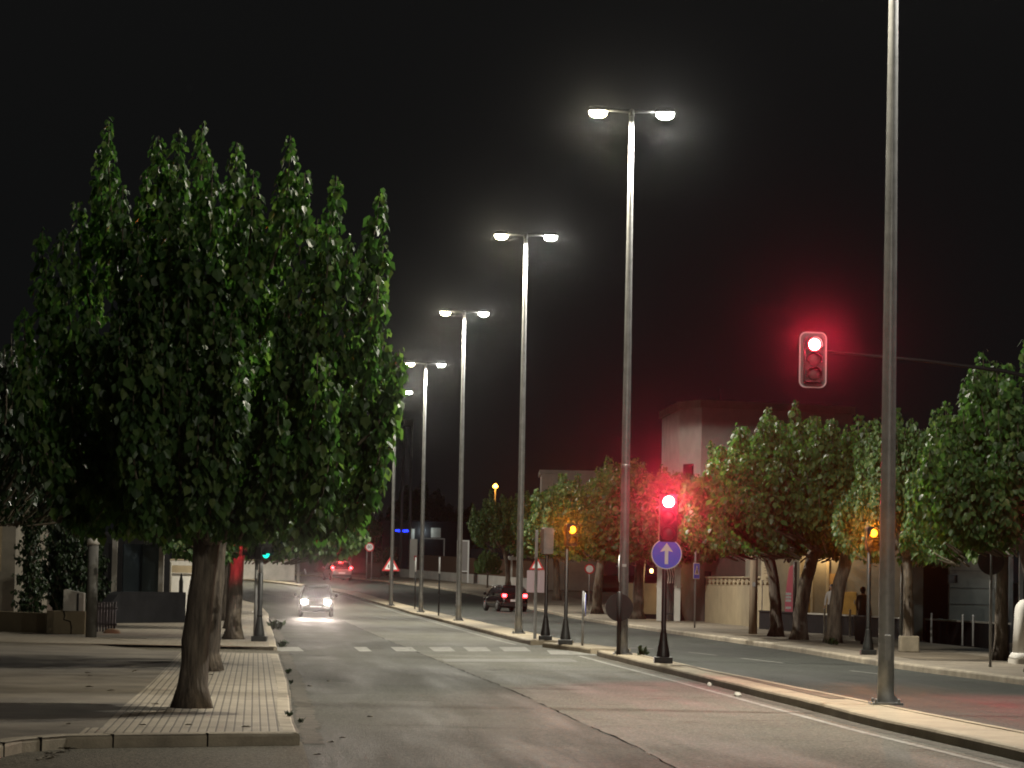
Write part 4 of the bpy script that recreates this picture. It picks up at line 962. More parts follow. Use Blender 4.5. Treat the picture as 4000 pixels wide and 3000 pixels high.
p = G(418, 2468, KERB); t = thing('slatted_fence', 'short dark slatted fence panel right of the grey concrete post', 'fence', p); h = px_h(p, 418, 2352)
q = MB()
for i in range(7): q.box((-.26 + i * .075, 0, h / 2), (.055, .04, h * (1 - .02 * (i % 2))))
q.build('slats', DARKP, t); q = MB(); q.box((-.03, .035, h * .25), (.56, .03, .06)); q.box((-.03, .035, h * .8), (.56, .03, .06)); q.build('rail', DARKP, t)
p = G(438, 2474, KERB); q = MB(); q.lathe([(.02, .17), (.1, .16), (.19, .1), (.22, .0), (.2, -.05)], 14); o = q.build('boulder', PLASTERY, None, True); o.location = p; o.scale = (1.05, .7, .75); tag(o, 'small pale boulder at the foot of the slatted fence', 'boulder')
pts = [G(x, y, KERB) + Vector((0, 0, z)) for x, y, z in ((458, 2404, .12), (490, 2398, .2), (530, 2404, .15), (560, 2414, .07), (576, 2420, .03))]
q = MB(); q.tube(pts, [.05, .055, .05, .04, .015], 8); o = q.build('fallen_branch', PLASTERY, None, True); tag(o, 'pale fallen branch lying on the pavement before the dark low wall', 'branch')
# pale house at the left edge
p = at(-260, 2400, 112); p.z = KERB; t = thing('house', 'pale plastered house cut off by the left edge, behind ivy', 'house', p)
xr = at(62, 2100, 112).x - p.x; zt = at(20, 1840, 112).z
q = MB(); q.box((xr - 4, 4, zt / 2), (8, 8, zt)); q.build('wall', HOUSEP, t)
q = MB(); q.box((xr - 4.03, -.03, at(20, 1945, 112).z), (8, .12, .18)); q.build('cornice', PLASTER, t)
q = MB(); q.box((xr - 1.05, -.04, at(20, 2150, 112).z), (.9, .06, 1.6)); w_ = q.build('window', DARKW, t); q = MB()
for sx in (-1, 1): q.box((xr - 1.05 + sx * .5, -.045, at(20, 2150, 112).z), (.1, .1, 1.8))
q.build('frame', PLASTERY, w_)
q = MB(); q.box((xr - 4, 4, zt + .12), (8.5, 8.5, .22)); q.build('roof', DBROWN, t)
# --- right side, mid: gate, lattice-topped wall, shop front
def gp(px, Y, z=KERB): p = at(px, 2300, Y); p.z = z; return p
a, b = gp(2440, 139), gp(2592, 137)
t = thing('boundary_wall', 'warm lit ochre wall seen between trunks left of the blue arrow sign', 'wall', a); h = at(2520, 2278, 138).z - KERB
wall_between(t, 'wall', a, b, h, .22, PLASTERY); wall_between(t, 'plinth', a + Vector((0, -.03, 0)), b + Vector((0, -.03, 0)), .22, .24, DARKW)
t = thing('garden_gate', 'dark garden gate with two white posts behind the arrow sign post', 'gate', gp(2610, 131)); o_ = t.location
for px in (2578, 2646):
    q = MB(); pp = gp(px, 131) - o_; h = at(px, 2215, 131).z - KERB; q.box((pp.x, 0, h / 2), (.26, .26, h)); q.lathe([(.17, h * .62), (.17, h * .66)], 4, (pp.x, 0, 0)); q.lathe([(.2, h), (.2, h + .06), (.05, h + .15)], 4, (pp.x, 0, 0)); q.build('post', WHITEW, t, bevel=.01)
q = MB(); w = (gp(2640, 131) - gp(2584, 131)).x
for i in range(9): q.box((-.33 + gp(2584, 131).x - o_.x + .38 + i * w / 9, .0, .95), (.03, .03, 1.9))
q.box((gp(2612, 131).x - o_.x, .03, .3), (w, .03, .06)); q.box((gp(2612, 131).x - o_.x, .03, 1.8), (w, .03, .06)); q.build('bars', DARKP, t)
p = gp(2617, 130.6); q = MB(); c_ = MB()
for i in range(5): q.tube([((i - 2) * .1, .02 * math.sin(i), 1.6), ((i - 2) * .1 + .03, .0, 1.9), ((i - 2) * .1 - .03, 0, 2.2), ((i - 2) * .1 + .02, 0, 2.5)], .022, 5)
o = q.build('striped_curtain', WHITEW); o.location = p; tag(o, 'pale wavy strips hanging below the blue arrow sign', 'curtain')
a, b = gp(2655, 134), gp(2775, 127)
t = thing('house', 'dark red-brown house front rising behind the crossing sign and lattice topped wall', 'house', a); h = at(2750, 2105, 128).z - KERB
q = MB(); e = gp(2960, 121); d = Vector((1.2, 7, 0))
base = [a + Vector((-.3, 3.5, 0)), e + Vector((0, 3.5, 0)), e + Vector((0, 9, 0)), a + Vector((-.3, 9, 0))]
q.add([p_ - a + Vector((0, 0, z)) for z in (-.2, h) for p_ in base], [(3, 2, 1, 0), (4, 5, 6, 7), (0, 1, 5, 4), (1, 2, 6, 5), (2, 3, 7, 6), (3, 0, 4, 7)]); q.build('wall', DBROWN, t)
q = MB(); mid = (base[0] + base[1]) / 2 - a; q.box((mid.x, mid.y - .03, 1.1), (.9, .06, 2.1), math.atan2((base[1] - base[0]).y, (base[1] - base[0]).x)); q.build('door', DARKW, t)
a = G(2762, 2430, KERB); b = G(2955, 2449, KERB); e = gp(3032, b.y - 4.5)
t = thing('garden_wall', 'ochre garden wall topped with pierced lattice blocks, behind the leftmost right-hand trunk', 'wall', a)
h = px_h(b, 2850, 2288); h2 = px_h(b, 2850, 2262)
lw = (b - a).length
wall_between(t, 'wall', a, b, h, .2, PLASTERY)
def lattice(parent, a, b, z0, z1, n, name='lattice'):
    q = MB(); d = (b - a) / n; o = parent.location; hh = z1 - z0; ang = math.atan2(d.y, d.x); w = d.length
    for i in range(n):
        c = a + d * (i + .5) - o + Vector((0, 0, z0 + hh / 2)); M = Matrix.Rotation(ang, 3, 'Z')
        for zz in (-.44, .44): q.box(c + Vector((0, 0, zz * hh)), (w, .16, hh * .12), ang)
        for s_ in (-1, 1):
            pt = [(s_ * w * .5, -hh * .38), (s_ * w * .5, hh * .38), (s_ * w * .38, hh * .38), (s_ * w * .12, 0), (s_ * w * .38, -hh * .38)]
            mb = MB().prism(pt if s_ > 0 else pt[::-1], -.07, .07); q.add([M @ Vector(v) + c for v in mb.v], mb.f)
    return q.build(name, PLASTERY, parent)
lattice(t, a, b, h + .01, h2 + .06, 12)
wall_between(t, 'coping', a, b, .05, .24, PLASTERY, 0, 0, h2 + .065)
t2 = thing('garden_wall', 'brightly lit short ochre wall with a single lattice block, between the pale pole and a dark trunk', 'wall', b + Vector((.02, -.1, 0)))
wall_between(t2, 'wall', b + Vector((.03, -.1, 0)), e, h, .2, PLASTERY); lattice(t2, b + Vector((.03, -.1, 0)), e, h + .01, h2 + .06, 4); wall_between(t2, 'coping', b + Vector((.03, -.1, 0)), e, .05, .24, PLASTERY, 0, 0, h2 + .065)
p = G(2941, 2478, KERB); t = thing('utility_pole', 'straight pale wooden pole in front of the lattice topped wall', 'pole', p)
q = MB(); q.lathe([(.14, 0), (.125, 2), (.11, 4.2), (.1, 6)], 16); q.build('pole', mat('pale_wood', (.26, .2, .14), .85, 0, .35, 3, .5, 20, stretch=(6, 6, .4)), t, True)
q = MB(); q.box((0, -.135, 1.6), (.1, .02, .14)); q.build('plate', GREYP, t)
# shop front with banner, poster, ochre doors
YS = 122.0
o_ = gp(3000, YS); t = thing('shop', 'warm lit ochre shop front behind the leaning trunks', 'shop', o_)
x1 = gp(3560, YS).x - o_.x; h = at(3200, 2060, YS).z - KERB
q = MB(); q.box((x1 / 2 - .2, 3.0, h / 2), (x1 + .9, 6, h)); q.build('wall', HOUSEP, t)
q = MB(); q.box((x1 / 2 - .2, 3.0, h + .12), (x1 + 1.2, 6.4, .24)); q.build('roof', DARKW, t, bevel=.03)
DOORM = mat('ochre_door', (.40, .24, .06), .5, 0, .3, 3)
def sx_(px): return gp(px, YS).x - o_.x
def sz_(py, px=3200): return at(px, py, YS).z - KERB
for x0, x1_, z1 in ((3128, 3168, 2297), (3290, 3345, 2310)):
    q = MB(); q.box(((sx_(x0) + sx_(x1_)) / 2, -.04, sz_(z1) / 2), (sx_(x1_) - sx_(x0), .08, sz_(z1))); dr = q.build('door', DOORM, t, bevel=.01)
    q = MB(); q.box((sx_(x1_) - .08, -.1, 1.0), (.03, .05, .16)); q.build('handle', GALV, dr)
for x0, x1_ in ((3122, 3128), (3166, 3174), (3226, 3236)):
    q = MB(); q.box(((sx_(x0) + sx_(x1_)) / 2, -.1, sz_(2180) / 2), (sx_(x1_) - sx_(x0), .16, sz_(2180))); q.build('pilaster', PLASTERY, t)
q = MB(); q.box(((sx_(3232) + sx_(3290)) / 2, -.06, (sz_(2240) + sz_(2295)) / 2), (sx_(3290) - sx_(3232), .12, sz_(2240) - sz_(2295))); q.build('sign_board', mat('tan_board', (.42, .25, .1), .6, 0, .3, 2), t)
q = MB(); q.box(((sx_(3236) + sx_(3280)) / 2, -.03, sz_(2340) / 2 + .4), (sx_(3280) - sx_(3236), .06, sz_(2310) - .3)); q.build('window', GLASS, t)
POST = mat('poster_white', (.72, .68, .58), .5)
p = gp(2997, 114.5); t = thing('poster_board', 'white notice panel with faint lines above the short lattice wall', 'poster', p + Vector((0, 0, 0)))
zb = at(2997, 2266, 114.5).z - KERB; zt = at(2997, 2172, 114.5).z - KERB
q = MB(); q.box((-.02, 0, (zb + zt) / 2), (.42, .06, zt - zb)); q.build('panel', POST, t); q = MB()
for i in range(4): q.box((-.02, -.036, zb + .25 + i * .1), (.24 - .05 * (i % 2), .01, .025))
q.build('lettering', mat('faint_ink', (.35, .3, .25), .7), t)
q = MB()
for sx in (-1, 1): q.box((sx * .18, .05, zb / 2), (.04, .04, zb)); 
q.build('leg', GREYP, t)
p = gp(3082, 113); t = thing('banner', 'tall pink vertical banner with white characters beside a dark post', 'banner', p); zt = at(3082, 2205, 113).z - KERB; w = 30 * 113 / F
PINK = emis('pink_cloth_glow', (.8, .2, .25), .09, False); PINK.node_tree.nodes['Principled BSDF'].inputs['Base Color'].default_value = (.5, .12, .15, 1)  # faint glow put into the cloth itself, no lamp behind it
poly = [(-w / 2, .15), (w / 2, .15), (w / 2, zt), (0, zt - .1), (-w * .3, zt - .7), (-w / 2, zt - 1.4)]
q = MB(); q.prism(poly, -.03, 0); q.build('cloth', PINK, t); q = MB()
for py in (2320, 2333, 2346, 2374):
    z = at(3072, py, 113).z - KERB; q.box((-.02, -.035, z), (.2, .01, .085)); q.box((-.02, -.037, z), (.05, .01, .1))
q.build('lettering', WHITEM, t)
q = MB(); q.lathe([(.065, 0), (.06, zt + .1)], 12, (w / 2 + .08, .02, 0)); q.build('post', DARKP, t, True)
# dark low barrier with pale posts and rail along the right pavement
bpts = [gp(2975, 112), gp(3120, 106), gp(3300, 101), gp(3480, 96), gp(3650, 92), gp(3800, 88), gp(3935, 84)]
t = thing('low_barrier', 'long dark low wall behind the right-hand trunks', 'wall', bpts[0])
for i, (a_, b_) in enumerate(zip(bpts, bpts[1:])):
    wall_between(t, 'wall', a_, b_, .62, .16, DARKW); wall_between(t, 'coping', a_, b_, .05, .22, PLASTER if i not in (0,) else DARKW, 0, 0, .623)
for px, Y in ((3050, 106), (3222, 101.5), (3322, 98.5), (3462, 94), (3640, 90), (3762, 87), (3803, 86), (3893, 83.5)):
    p = gp(px, Y - 1.2); tt = thing('rail_post', {3050: 'pale rail post by the pink banner', 3222: 'white rail post before the person in white', 3322: 'white rail post between the person in white and the dark jacket', 3462: 'white rail post just right of the nearest street lamp', 3640: 'white rail post before the dark gateway', 3762: 'white rail post below the meter box wall, bright at its top', 3803: 'stouter pale rail post left of the round sign post', 3893: 'white rail post right of the round sign post'}[px], 'post', p, 0, 'pale posts before the low dark wall')
    q = MB(); q.lathe([(.03, 0), (.028, .82), (.034, .83), (.02, .87)], 10); q.build('post', WHITEM, tt, True)
# white panelled wall, dark gateway, meter box and pale columns at the far right
YW = 92.0
o_ = gp(3560, YW); t = thing('boundary_wall', 'large pale panelled wall behind the back of the round sign', 'wall', o_)
def wx(px): return gp(px, YW).x - o_.x
def wz(py, px=3800): return at(px, py, YW).z - KERB
q = MB(); q.box(((wx(3710) + wx(3935)) / 2, .2, wz(2075) / 2), (wx(3935) - wx(3710), .3, wz(2075))); q.build('wall', PLASTER, t)
for py in (2230, 2297, 2360): 
    q = MB(); q.box(((wx(3712) + wx(3885)) / 2, .045, wz(py)), (wx(3885) - wx(3712), .012, .018)); q.build('groove', GREYP, t)
q = MB(); q.box(((wx(3888) + wx(3925)) / 2, .1, (wz(2235) + wz(2315)) / 2), (wx(3925) - wx(3888), .2, wz(2235) - wz(2315))); q.build('window', WHITEW, t)
q = MB(); q.box(((wx(3520) + wx(3606)) / 2, .15, wz(2120) / 2), (wx(3606) - wx(3520), .3, wz(2120))); q.build('pillar', PLASTER, t)
for px in (3945, 3985):
    q = MB(); q.box((wx(px), -.15, wz(2060) / 2), (.12, .12, wz(2060))); q.build('column', GREYP, t)
q = MB(); q.box(((wx(3606) + wx(3712)) / 2, .5, wz(2140) / 2), (wx(3712) - wx(3606), .08, wz(2140))); q.build('gate', mat('black_gate', (.008, .008, .008), .6), t)
p = gp(3722, YW - .1); tm = thing('meter_box', 'small grey meter box on the pale wall beside the dark gateway', 'box', p + Vector((0, 0, wz(2262)))); q = MB(); q.box((-.02, -.06, 0), (.28, .16, .26)); q.build('box', GREYP, tm, bevel=.01); q = MB(); q.box((.09, -.145, 0), (.05, .01, .2)); q.build('slot', DARKP, tm)
p = at(3962, 2107, YW - .6); t = thing('floodlight', 'small bluish white floodlight at the right edge above the pale wall', 'lamp', p)
q = MB(); q.box((0, 0, 0), (.22, .1, .14)); q.build('housing', DARKP, t); q = MB(); q.box((-.01, -.055, 0), (.15, .012, .08)); q.build('lens', emis('flood_cool', (.75, 1, 1), 25, False), t); q = MB(); q.box((0, .2, .02), (.04, .35, .04)); q.build('bracket', GREYP, t)
spot('floodlight_beam', p + Vector((0, -.1, -.02)), (-.35, -.6, -.8), 60, (.8, 1, 1), 140, .6, .05)
p = G(3960, 2592, KERB); p.x += .42; t = thing('pillar', 'white domed stone pillar with a moulded foot, cut off by the right edge', 'pillar', p); h = px_h(p, 3990, 2338)
q = MB(); q.loft([[Vector((x * k, y * k, z)) for x, y in rrect(.86, .86, .1)] for k, z in ((1.12, 0), (1.12, .1))]); q.build('plinth', PLASTER, t)
q = MB(); q.loft([[Vector((x * k, y * k, z)) for x, y in rrect(.86, .86, .14)] for k, z in ((1.08, .1), (1.1, .14), (1.02, .2), (.97, .23))]); q.build('moulding', WHITEW, t, True)
q = MB(); q.loft([[Vector((x * k, y * k, z)) for x, y in rrect(.86, .86, .14)] for k, z in ((.95, .23), (.86, h * .82), (.8, h * .9), (.62, h * .97), (.3, h), (.05, h + .01))]); q.build('shaft', WHITEW, t, True)
p = G(3548, 2548, KERB); q = MB(); q.box((-.02, -.12, .2), (.46, .44, .4)); o = q.build('stone_block', mat('grimy_stone', (.26, .22, .16), .9, 0, .35, 3), bevel=.03); o.location = p + Vector((.03, .12, 0)); tag(o, 'pale square stone block round the foot of the forked trunk', 'block')
p = G(3368, 2518, KERB); t = thing('litter_bin', 'dark grey litter bin at the foot of the amber lamp post on the right', 'bin', p); q = MB(); q.lathe([(.2, .1), (.24, .75), (.25, .76), (.25, .8)], 18); q.build('bin', DARKP, t, True); q = MB(); q.lathe([(.05, 0), (.05, .12)], 10); q.build('foot', DARKP, t)
# block of flats behind
YB = 190.0; kb = YB / 245
c0 = at(2655, 1600, YB); p = Vector((c0.x, YB, T(YB))); t = thing('building', 'flat roofed pale block behind the right-hand trees, its end wall faintly lit', 'building', p)
hb = at(2730, 1572, YB).z - p.z; h1 = hb - .45
wL = 75 * YB / F; m1 = p + Vector((-.55, 6, 0)) - p; cA = Vector((0, 0, 0)); cB = Vector((1.55, -3.6, 0)) * kb; cC = Vector((14.0, 2, 0)) * kb; cD = Vector((12.2, 19, 0)) * kb; cE = Vector((-.7, 14, 0)) * kb
def block(pts, z0, z1, name, m_, par):
    q = MB(); n = len(pts); q.add([Vector((v.x, v.y, z0)) for v in pts] + [Vector((v.x, v.y, z1)) for v in pts], [tuple(range(n - 1, -1, -1)), tuple(range(n, 2 * n))] + [(i, (i + 1) % n, (i + 1) % n + n, i + n) for i in range(n)]); return q.build(name, m_, par)
block([cE, cA, cB, cC, cD], -.2, h1, 'wall', WHITEW, t)
cen = (cA + cC + cD + cE) / 4
block([v + (v - cen).normalized() * .25 for v in (cE, cA, cB, cC, cD)], h1 + .003, hb, 'roof', PLASTER, t)
for k_, zz in ((.55, .42), (.8, .42)):
    c_ = cB.lerp(cC, k_); q = MB(); q.box((c_.x + .02, c_.y - .03, h1 * zz), (1.4, .2, 1.5), math.atan2((cC - cB).y, (cC - cB).x)); w_ = q.build('window', GLASS, t)
    q = MB(); q.box((c_.x + .03, c_.y - .14, h1 * zz - .86), (1.7, .3, .12), math.atan2((cC - cB).y, (cC - cB).x)); q.build('sill', PLASTER, w_)
q = MB(); q.box((cA.x + .69 * kb, cA.y - 1.72 * kb, h1 * .66), (.16, 1.2, 1.4), math.atan2(2.2, -.95) - PI / 2 + PI); q.build('shadow_notch', DARKW, t)  # dark slab standing in for the shadowed notch in the end wall
q = MB(); q.tube([(2.6, 2, hb), (2.62, 2, hb + 1.0)], .02, 6); q.build('aerial', GREYP, t)
YB2 = 225.0
p = at(2150, 2000, YB2); p.z = T(YB2); t = thing('building', 'barely visible flat roof far behind the middle right-hand trees', 'building', p); hb = at(2220, 1842, YB2).z - p.z
q = MB(); q.box((1.6, 4, hb / 2 - .1), (4.6, 8, hb - .2)); q.build('wall', PLASTER, t); q = MB(); q.box((1.6, 4, hb - .05), (4.9, 8.3, .28)); q.build('roof', PLASTER, t)
# orange lamp far away, pale twin-legged mast
p = at(1935, 1905, 262); zl = p.z; p.z = T(262); t = thing('street_lamp', 'tiny orange street lamp far off above the round crowned tree', 'street lamp', p)
q = MB(); q.lathe([(.09, 0), (.06, zl - p.z)], 10); q.build('pole', GREYP, t, True); q = MB(); q.lathe([(.05, -.1), (.2, -.02), (.22, .1), (.1, .25), (.03, .3)], 14, (0, 0, zl - p.z + .05)); q.build('lantern', emis('sodium', (1, .38, .04), 25, False), t, True)
point('sodium_light', Vector((p.x, p.y - .5, zl)), 90, (1, .42, .06), .1)
p = at(1585, 2000, 300); p.z = T(300); t = thing('mast', 'faint grey twin-legged mast beyond the lamp poles', 'mast', p); z0 = at(1585, 1750, 300).z - p.z; z1 = at(1585, 1640, 300).z - p.z
q = MB()
for dx in (-.35, .4): q.tube([(dx * 1.2, 0, 0), (dx, 0, z1 - .6)], .13, 8)
q.build('leg', GREYP, t, True); q = MB(); q.box((.05, 0, z1 - .3), (1.0, .4, .7)); q.build('head', GREYP, t, bevel=.05); q = MB(); q.tube([(-4.0, 0, z1 - .75), (.2, 0, z1 - .65)], .06, 6); q.build('arm', GREYP, t, True)
# unseen wall lanterns, assumed from the warm light on the ochre walls
for px, Y, py, W, lab in ((3215, YS - .35, 2150, 90, 'small assumed wall lantern under the leaves on the ochre shop front'), (2960, 113.0, 2150, 40, 'small assumed wall lantern above the short lattice wall'), (2545, 136.0, 2230, 70, 'small assumed wall lantern above the warm lit wall left of the arrow sign')):
    p = at(px, py, Y); t = thing('assumed_lantern', lab, 'lantern', p, 0, 'assumed wall lanterns on the right'); q = MB(); q.lathe([(.03, -.1), (.07, -.08), (.08, .06), (.03, .1)], 10); q.build('globe', emis('assumed_lantern_glow', (1, .66, .25), 5, False), t, True); q = MB(); q.box((0, .17, .1), (.03, .34, .03)); q.build('bracket', DARKP, t)
    point('assumed_lantern_light', p + Vector((0, -.25, 0)), W, (1, .66, .28), .08)
# weeds and litter
def clump(loc, n, h, label, name='weed', seed=0):
    rn = random.Random(seed); vs = []; fs = []
    for i in range(n):
        a_ = rn.uniform(0, 2 * PI); d = Vector((math.cos(a_) * rn.uniform(.2, .9), math.sin(a_) * rn.uniform(.2, .9), rn.uniform(.5, 1.3))); p = Vector((rn.gauss(0, h * .3), rn.gauss(0, h * .3), rn.uniform(0, h * .5)))
        leaf_at(vs, fs, p, d, Vector((0, 0, 1)), h * rn.uniform(.5, .9), h * rn.uniform(.12, .25), .2)
    me = bpy.data.meshes.new(name); me.from_pydata([tuple(v) for v in vs], [], fs); me.materials.append(LEAF2); o = bpy.data.objects.new(name, me); C.objects.link(o); o.location = loc; tag(o, label, 'weed', 'weeds in the kerbs'); return o
clump(G(2505, 2560, KERB), 24, .2, 'weed tuft on the median between the tallest lamp and the arrow sign', seed=1)
clump(G(1078, 2462, 0), 40, .34, 'dry weed leaning at the left kerb beside the black signal post', seed=2)
clump(G(1105, 2528, 0), 30, .17, 'dark weed at the corner of the left kerb by the zebra crossing', seed=3)
clump(G(1125, 2632, 0), 26, .09, 'flat weed in the gutter, the farther of two below the left kerb end', seed=4)
clump(G(1138, 2672, 0), 20, .07, 'flat weed in the gutter, the nearer of two below the left kerb end', seed=5)
clump(G(1128, 2800, KERB), 26, .07, 'small weed growing on the corner of the near pavement', seed=6)
clump(G(1178, 2824, 0), 20, .06, 'tiny weed in the gutter at the near pavement corner', seed=7)
clump(G(3250, 2520, KERB), 40, .2, 'weeds round the foot of the right-hand trunks', seed=8)
p = G(2771, 2683, 0); q = MB(); q.lathe([(.034, -.004), (.037, .0), (.034, .004), (.012, .008)], 24, axis='y'); o = q.build('plastic_lid', PLASTER, None, True); o.location = p + Vector((0, 0, .042)); o.rotation_euler = (R(-18), 0, .2); tag(o, 'white plastic lid leaning on the median kerb', 'lid')
p = G(2882, 2722, 0); q = MB(); rn = random.Random(5); q.loft([[Vector((x * k + rn.uniform(-.012, .012), y * k + rn.uniform(-.012, .012), z)) for x, y in rrect(.10, .07, .02, 3)] for k, z in ((.8, .004), (1, .03), (.8, .06), (.3, .075))]); o = q.build('crumpled_paper', PLASTER); o.location = p; tag(o, 'crumpled white paper lying in the median gutter', 'paper')
rn = random.Random(77)
for i, (px, py) in enumerate(((340, 2888), (380, 2905), (420, 2900), (300, 2900), (470, 2893), (215, 2955), (180, 2975), (260, 2935))):
    p = G(px, py, 0); vs = []; fs = []
    for j in range(5): leaf_at(vs, fs, Vector((rn.gauss(0, .05), rn.gauss(0, .05), .012 + .004 * j)), Vector((rn.uniform(-1, 1), rn.uniform(-1, 1), .1)), Vector((0, 0, 1)), .08, .03, .3)
    me = bpy.data.meshes.new('dead_leaves'); me.from_pydata([tuple(v) for v in vs], [], fs); me.materials.append(TWIG); o = bpy.data.objects.new('dead_leaves', me); C.objects.link(o); o.location = p; tag(o, 'dry dead leaves heaped in the near left gutter', 'leaves', 'dead leaves in the near gutter')

rn = random.Random(31)
for i in range(22):
    px, py = rn.uniform(250, 1120), rn.uniform(2580, 2850)
    if i > 15: px, py = rn.uniform(1200, 1700), rn.uniform(2650, 2960)
    p = G(px, py, KERB if i <= 15 else 0); 
    if i <= 15 and p.x > -2.25 - .082 * (p.y - 31): continue
    vs = []; fs = []; leaf_at(vs, fs, Vector((0, 0, .012)), Vector((rn.uniform(-1, 1), rn.uniform(-1, 1), .12)), Vector((0, 0, 1)), rn.uniform(.07, .12), .035, .3)
    me = bpy.data.meshes.new('dead_leaf'); me.from_pydata([tuple(v) for v in vs], [], fs); me.materials.append(TWIG); o = bpy.data.objects.new('dead_leaf', me); C.objects.link(o); o.location = p; tag(o, 'single dry dead leaf lying on the near pavement' if i <= 15 else 'single dry dead leaf lying on the near roadway', 'leaf', 'dead leaves strewn on the near pavement' if i <= 15 else 'dead leaves strewn on the near roadway')
# ================================================================== people
def person(label, loc, rz, h, top, legs, skin, hair, raise_arm=0.0):
    t = thing('person', label, 'person', loc, rz); k = h / 1.72
    J = {}; E_ = []; Rr = {}
    def j(n, x, y, z, r, par=None):
        J[n] = Vector((x, y, z)) * k; Rr[n] = r * k
        if par: E_.append((par, n))
    j('pel', 0, 0, .95, .135); j('bel', 0, -.01, 1.1, .13, 'pel'); j('chest', 0, -.0, 1.3, .145, 'bel'); j('neck', 0, .01, 1.47, .06, 'chest'); j('jaw', 0, -.02, 1.54, .068, 'neck'); j('head', 0, -.012, 1.62, .088, 'jaw'); j('crownh', 0, .0, 1.69, .06, 'head'); j('nose', 0, -.105, 1.6, .014, 'head')
    for s_, q in ((-1, 'l'), (1, 'r')):
        j('hip' + q, s_ * .095, 0, .88, .1, 'pel'); j('kne' + q, s_ * .11, -.02, .48, .065, 'hip' + q); j('ank' + q, s_ * .115, .02, .09, .042, 'kne' + q); j('toe' + q, s_ * .125, -.13, .035, .035, 'ank' + q)
        j('sho' + q, s_ * .185, .01, 1.41, .06, 'chest'); b = raise_arm if s_ > 0 else 0
        j('elb' + q, s_ * .235, -.02 - .1 * b, 1.13, .042, 'sho' + q); j('wri' + q, s_ * .23, -.12 - .2 * b, .9 + .28 * b, .03, 'elb' + q); j('pal' + q, s_ * .225, -.15 - .24 * b, .84 + .32 * b, .03, 'wri' + q)
        for i in range(4):
            j('f%d' % i + q, s_ * .225 + (i - 1.5) * .018, -.165 - .27 * b, .79 + .34 * b, .009, 'pal' + q); j('g%d' % i + q, s_ * .222 + (i - 1.5) * .018, -.185 - .28 * b, .755 + .005 * (i % 2) + .35 * b, .008, 'f%d' % i + q)
        j('th' + q, s_ * .19, -.185 - .24 * b, .81 + .32 * b, .01, 'pal' + q)
    names = list(J); me = bpy.data.meshes.new('body'); me.from_pydata([tuple(J[n]) for n in names], [(names.index(a), names.index(b)) for a, b in E_], [])
    tmp = bpy.data.objects.new('body', me); C.objects.link(tmp); sk = tmp.modifiers.new('skin', 'SKIN'); sub = tmp.modifiers.new('sub', 'SUBSURF'); sub.levels = sub.render_levels = 1
    for i, n in enumerate(names): me.skin_vertices[0].data[i].radius = (Rr[n], Rr[n] * (.8 if n in ('chest', 'bel', 'pel') else 1))
    me.skin_vertices[0].data[0].use_root = True
    bpy.context.view_layer.update(); fin = bpy.data.meshes.new_from_object(tmp.evaluated_get(bpy.context.evaluated_depsgraph_get())); bpy.data.objects.remove(tmp)
    fin.name = 'body'; fin.materials.clear()
    for m_ in (skin, top, legs, hair, DARKP): fin.materials.append(m_)
    for f in fin.polygons:
        c = f.center / k
        f.material_index = 4 if c.z < .09 else 2 if (c.z < .95 and abs(c.x) < .19) else (1 if c.z < 1.47 and (c.z > .93) else 0) if c.z < 1.5 else (3 if (c.z > 1.645 or c.y > .02) else 0)
    fin.shade_smooth(); o = bpy.data.objects.new('body', fin); C.objects.link(o); o.parent = t
    q = MB(); q.lathe([(.05, 1.53), (.088, 1.57), (.098, 1.62), (.088, 1.68), (.05, 1.725), (.01, 1.735)], 14); q.v = [(x * k, (y + .025) * k, z * k) for x, y, z in q.v if True]; q.build('hair', hair, t, True)
    return t
SKIN = mat('skin', (.38, .23, .16), .5); HAIRM = mat('dark_hair', (.015, .011, .009), .5); SHIRT = mat('white_shirt', (.62, .62, .66), .8); JACKET = mat('dark_jacket', (.03, .03, .034), .6); JEANS = mat('dark_trousers', (.03, .032, .04), .8)
p = at(3249, 2300, 112.5); p.z = KERB
person('person in a white shirt standing behind the low dark wall between two leaning trunks', p, R(-25), 1.66, SHIRT, JEANS, SKIN, HAIRM)
p = at(3372, 2300, 94.0); p.z = KERB
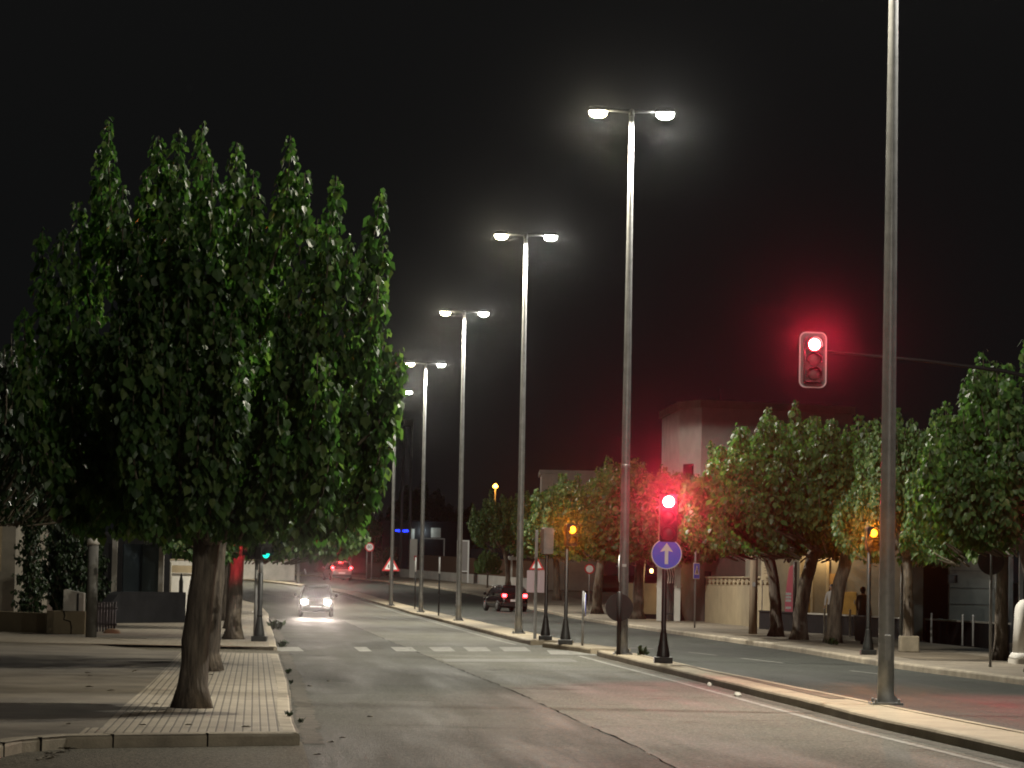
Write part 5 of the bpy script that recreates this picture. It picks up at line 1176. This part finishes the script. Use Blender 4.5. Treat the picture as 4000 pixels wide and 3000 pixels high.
person('person in a dark jacket standing in shade left of the nearest street lamp', p, R(150), 1.58, JACKET, JEANS, SKIN, HAIRM)

# ================================================================== air, sky, render set-up
hm = bpy.data.materials.new('haze'); hm.use_nodes = True; nt = hm.node_tree; nt.nodes.clear()
ou = nt.nodes.new('ShaderNodeOutputMaterial'); pv = nt.nodes.new('ShaderNodeVolumePrincipled'); nt.links.new(pv.outputs[0], ou.inputs['Volume'])
pv.inputs['Color'].default_value = (.9, .9, .9, 1); pv.inputs['Density'].default_value = HAZE; pv.inputs['Anisotropy'].default_value = ANISO
hm.cycles.volume_sampling = 'EQUIANGULAR'
q = MB(); q.box((0, 410, 9.4), (1440, 1010, 21.6)); o = q.build('haze', hm); o['kind'] = 'stuff'
w = bpy.data.worlds.new('World'); S.world = w; w.use_nodes = True; nt = w.node_tree; bg = nt.nodes['Background']
sky = nt.nodes.new('ShaderNodeTexSky'); sky.sky_type = 'NISHITA'; sky.sun_disc = False; sky.sun_elevation = R(-4); sky.sun_rotation = R(200)
hs = nt.nodes.new('ShaderNodeHueSaturation'); hs.inputs['Saturation'].default_value = .25; nt.links.new(sky.outputs[0], hs.inputs['Color'])
ad = nt.nodes.new('ShaderNodeMix'); ad.data_type = 'RGBA'; ad.blend_type = 'ADD'; ad.inputs['Factor'].default_value = 1; ad.inputs['B'].default_value = SKYC
nt.links.new(hs.outputs[0], ad.inputs['A']); nt.links.new(ad.outputs['Result'], bg.inputs['Color']); bg.inputs['Strength'].default_value = .1
S.view_settings.view_transform = 'Standard'; S.view_settings.look = 'None'; S.view_settings.exposure = EXPO; S.view_settings.gamma = 1
cy = S.cycles
cy.max_bounces = 5; cy.diffuse_bounces = 2; cy.glossy_bounces = 3; cy.transmission_bounces = 3; cy.volume_bounces = 0; cy.transparent_max_bounces = 6
cy.use_denoising = True; cy.sample_clamp_indirect = 4; cy.sample_clamp_direct = 0; cy.caustics_reflective = False; cy.caustics_refractive = False
cy.use_adaptive_sampling = False; cy.use_light_tree = True; cy.filter_width = 1.9
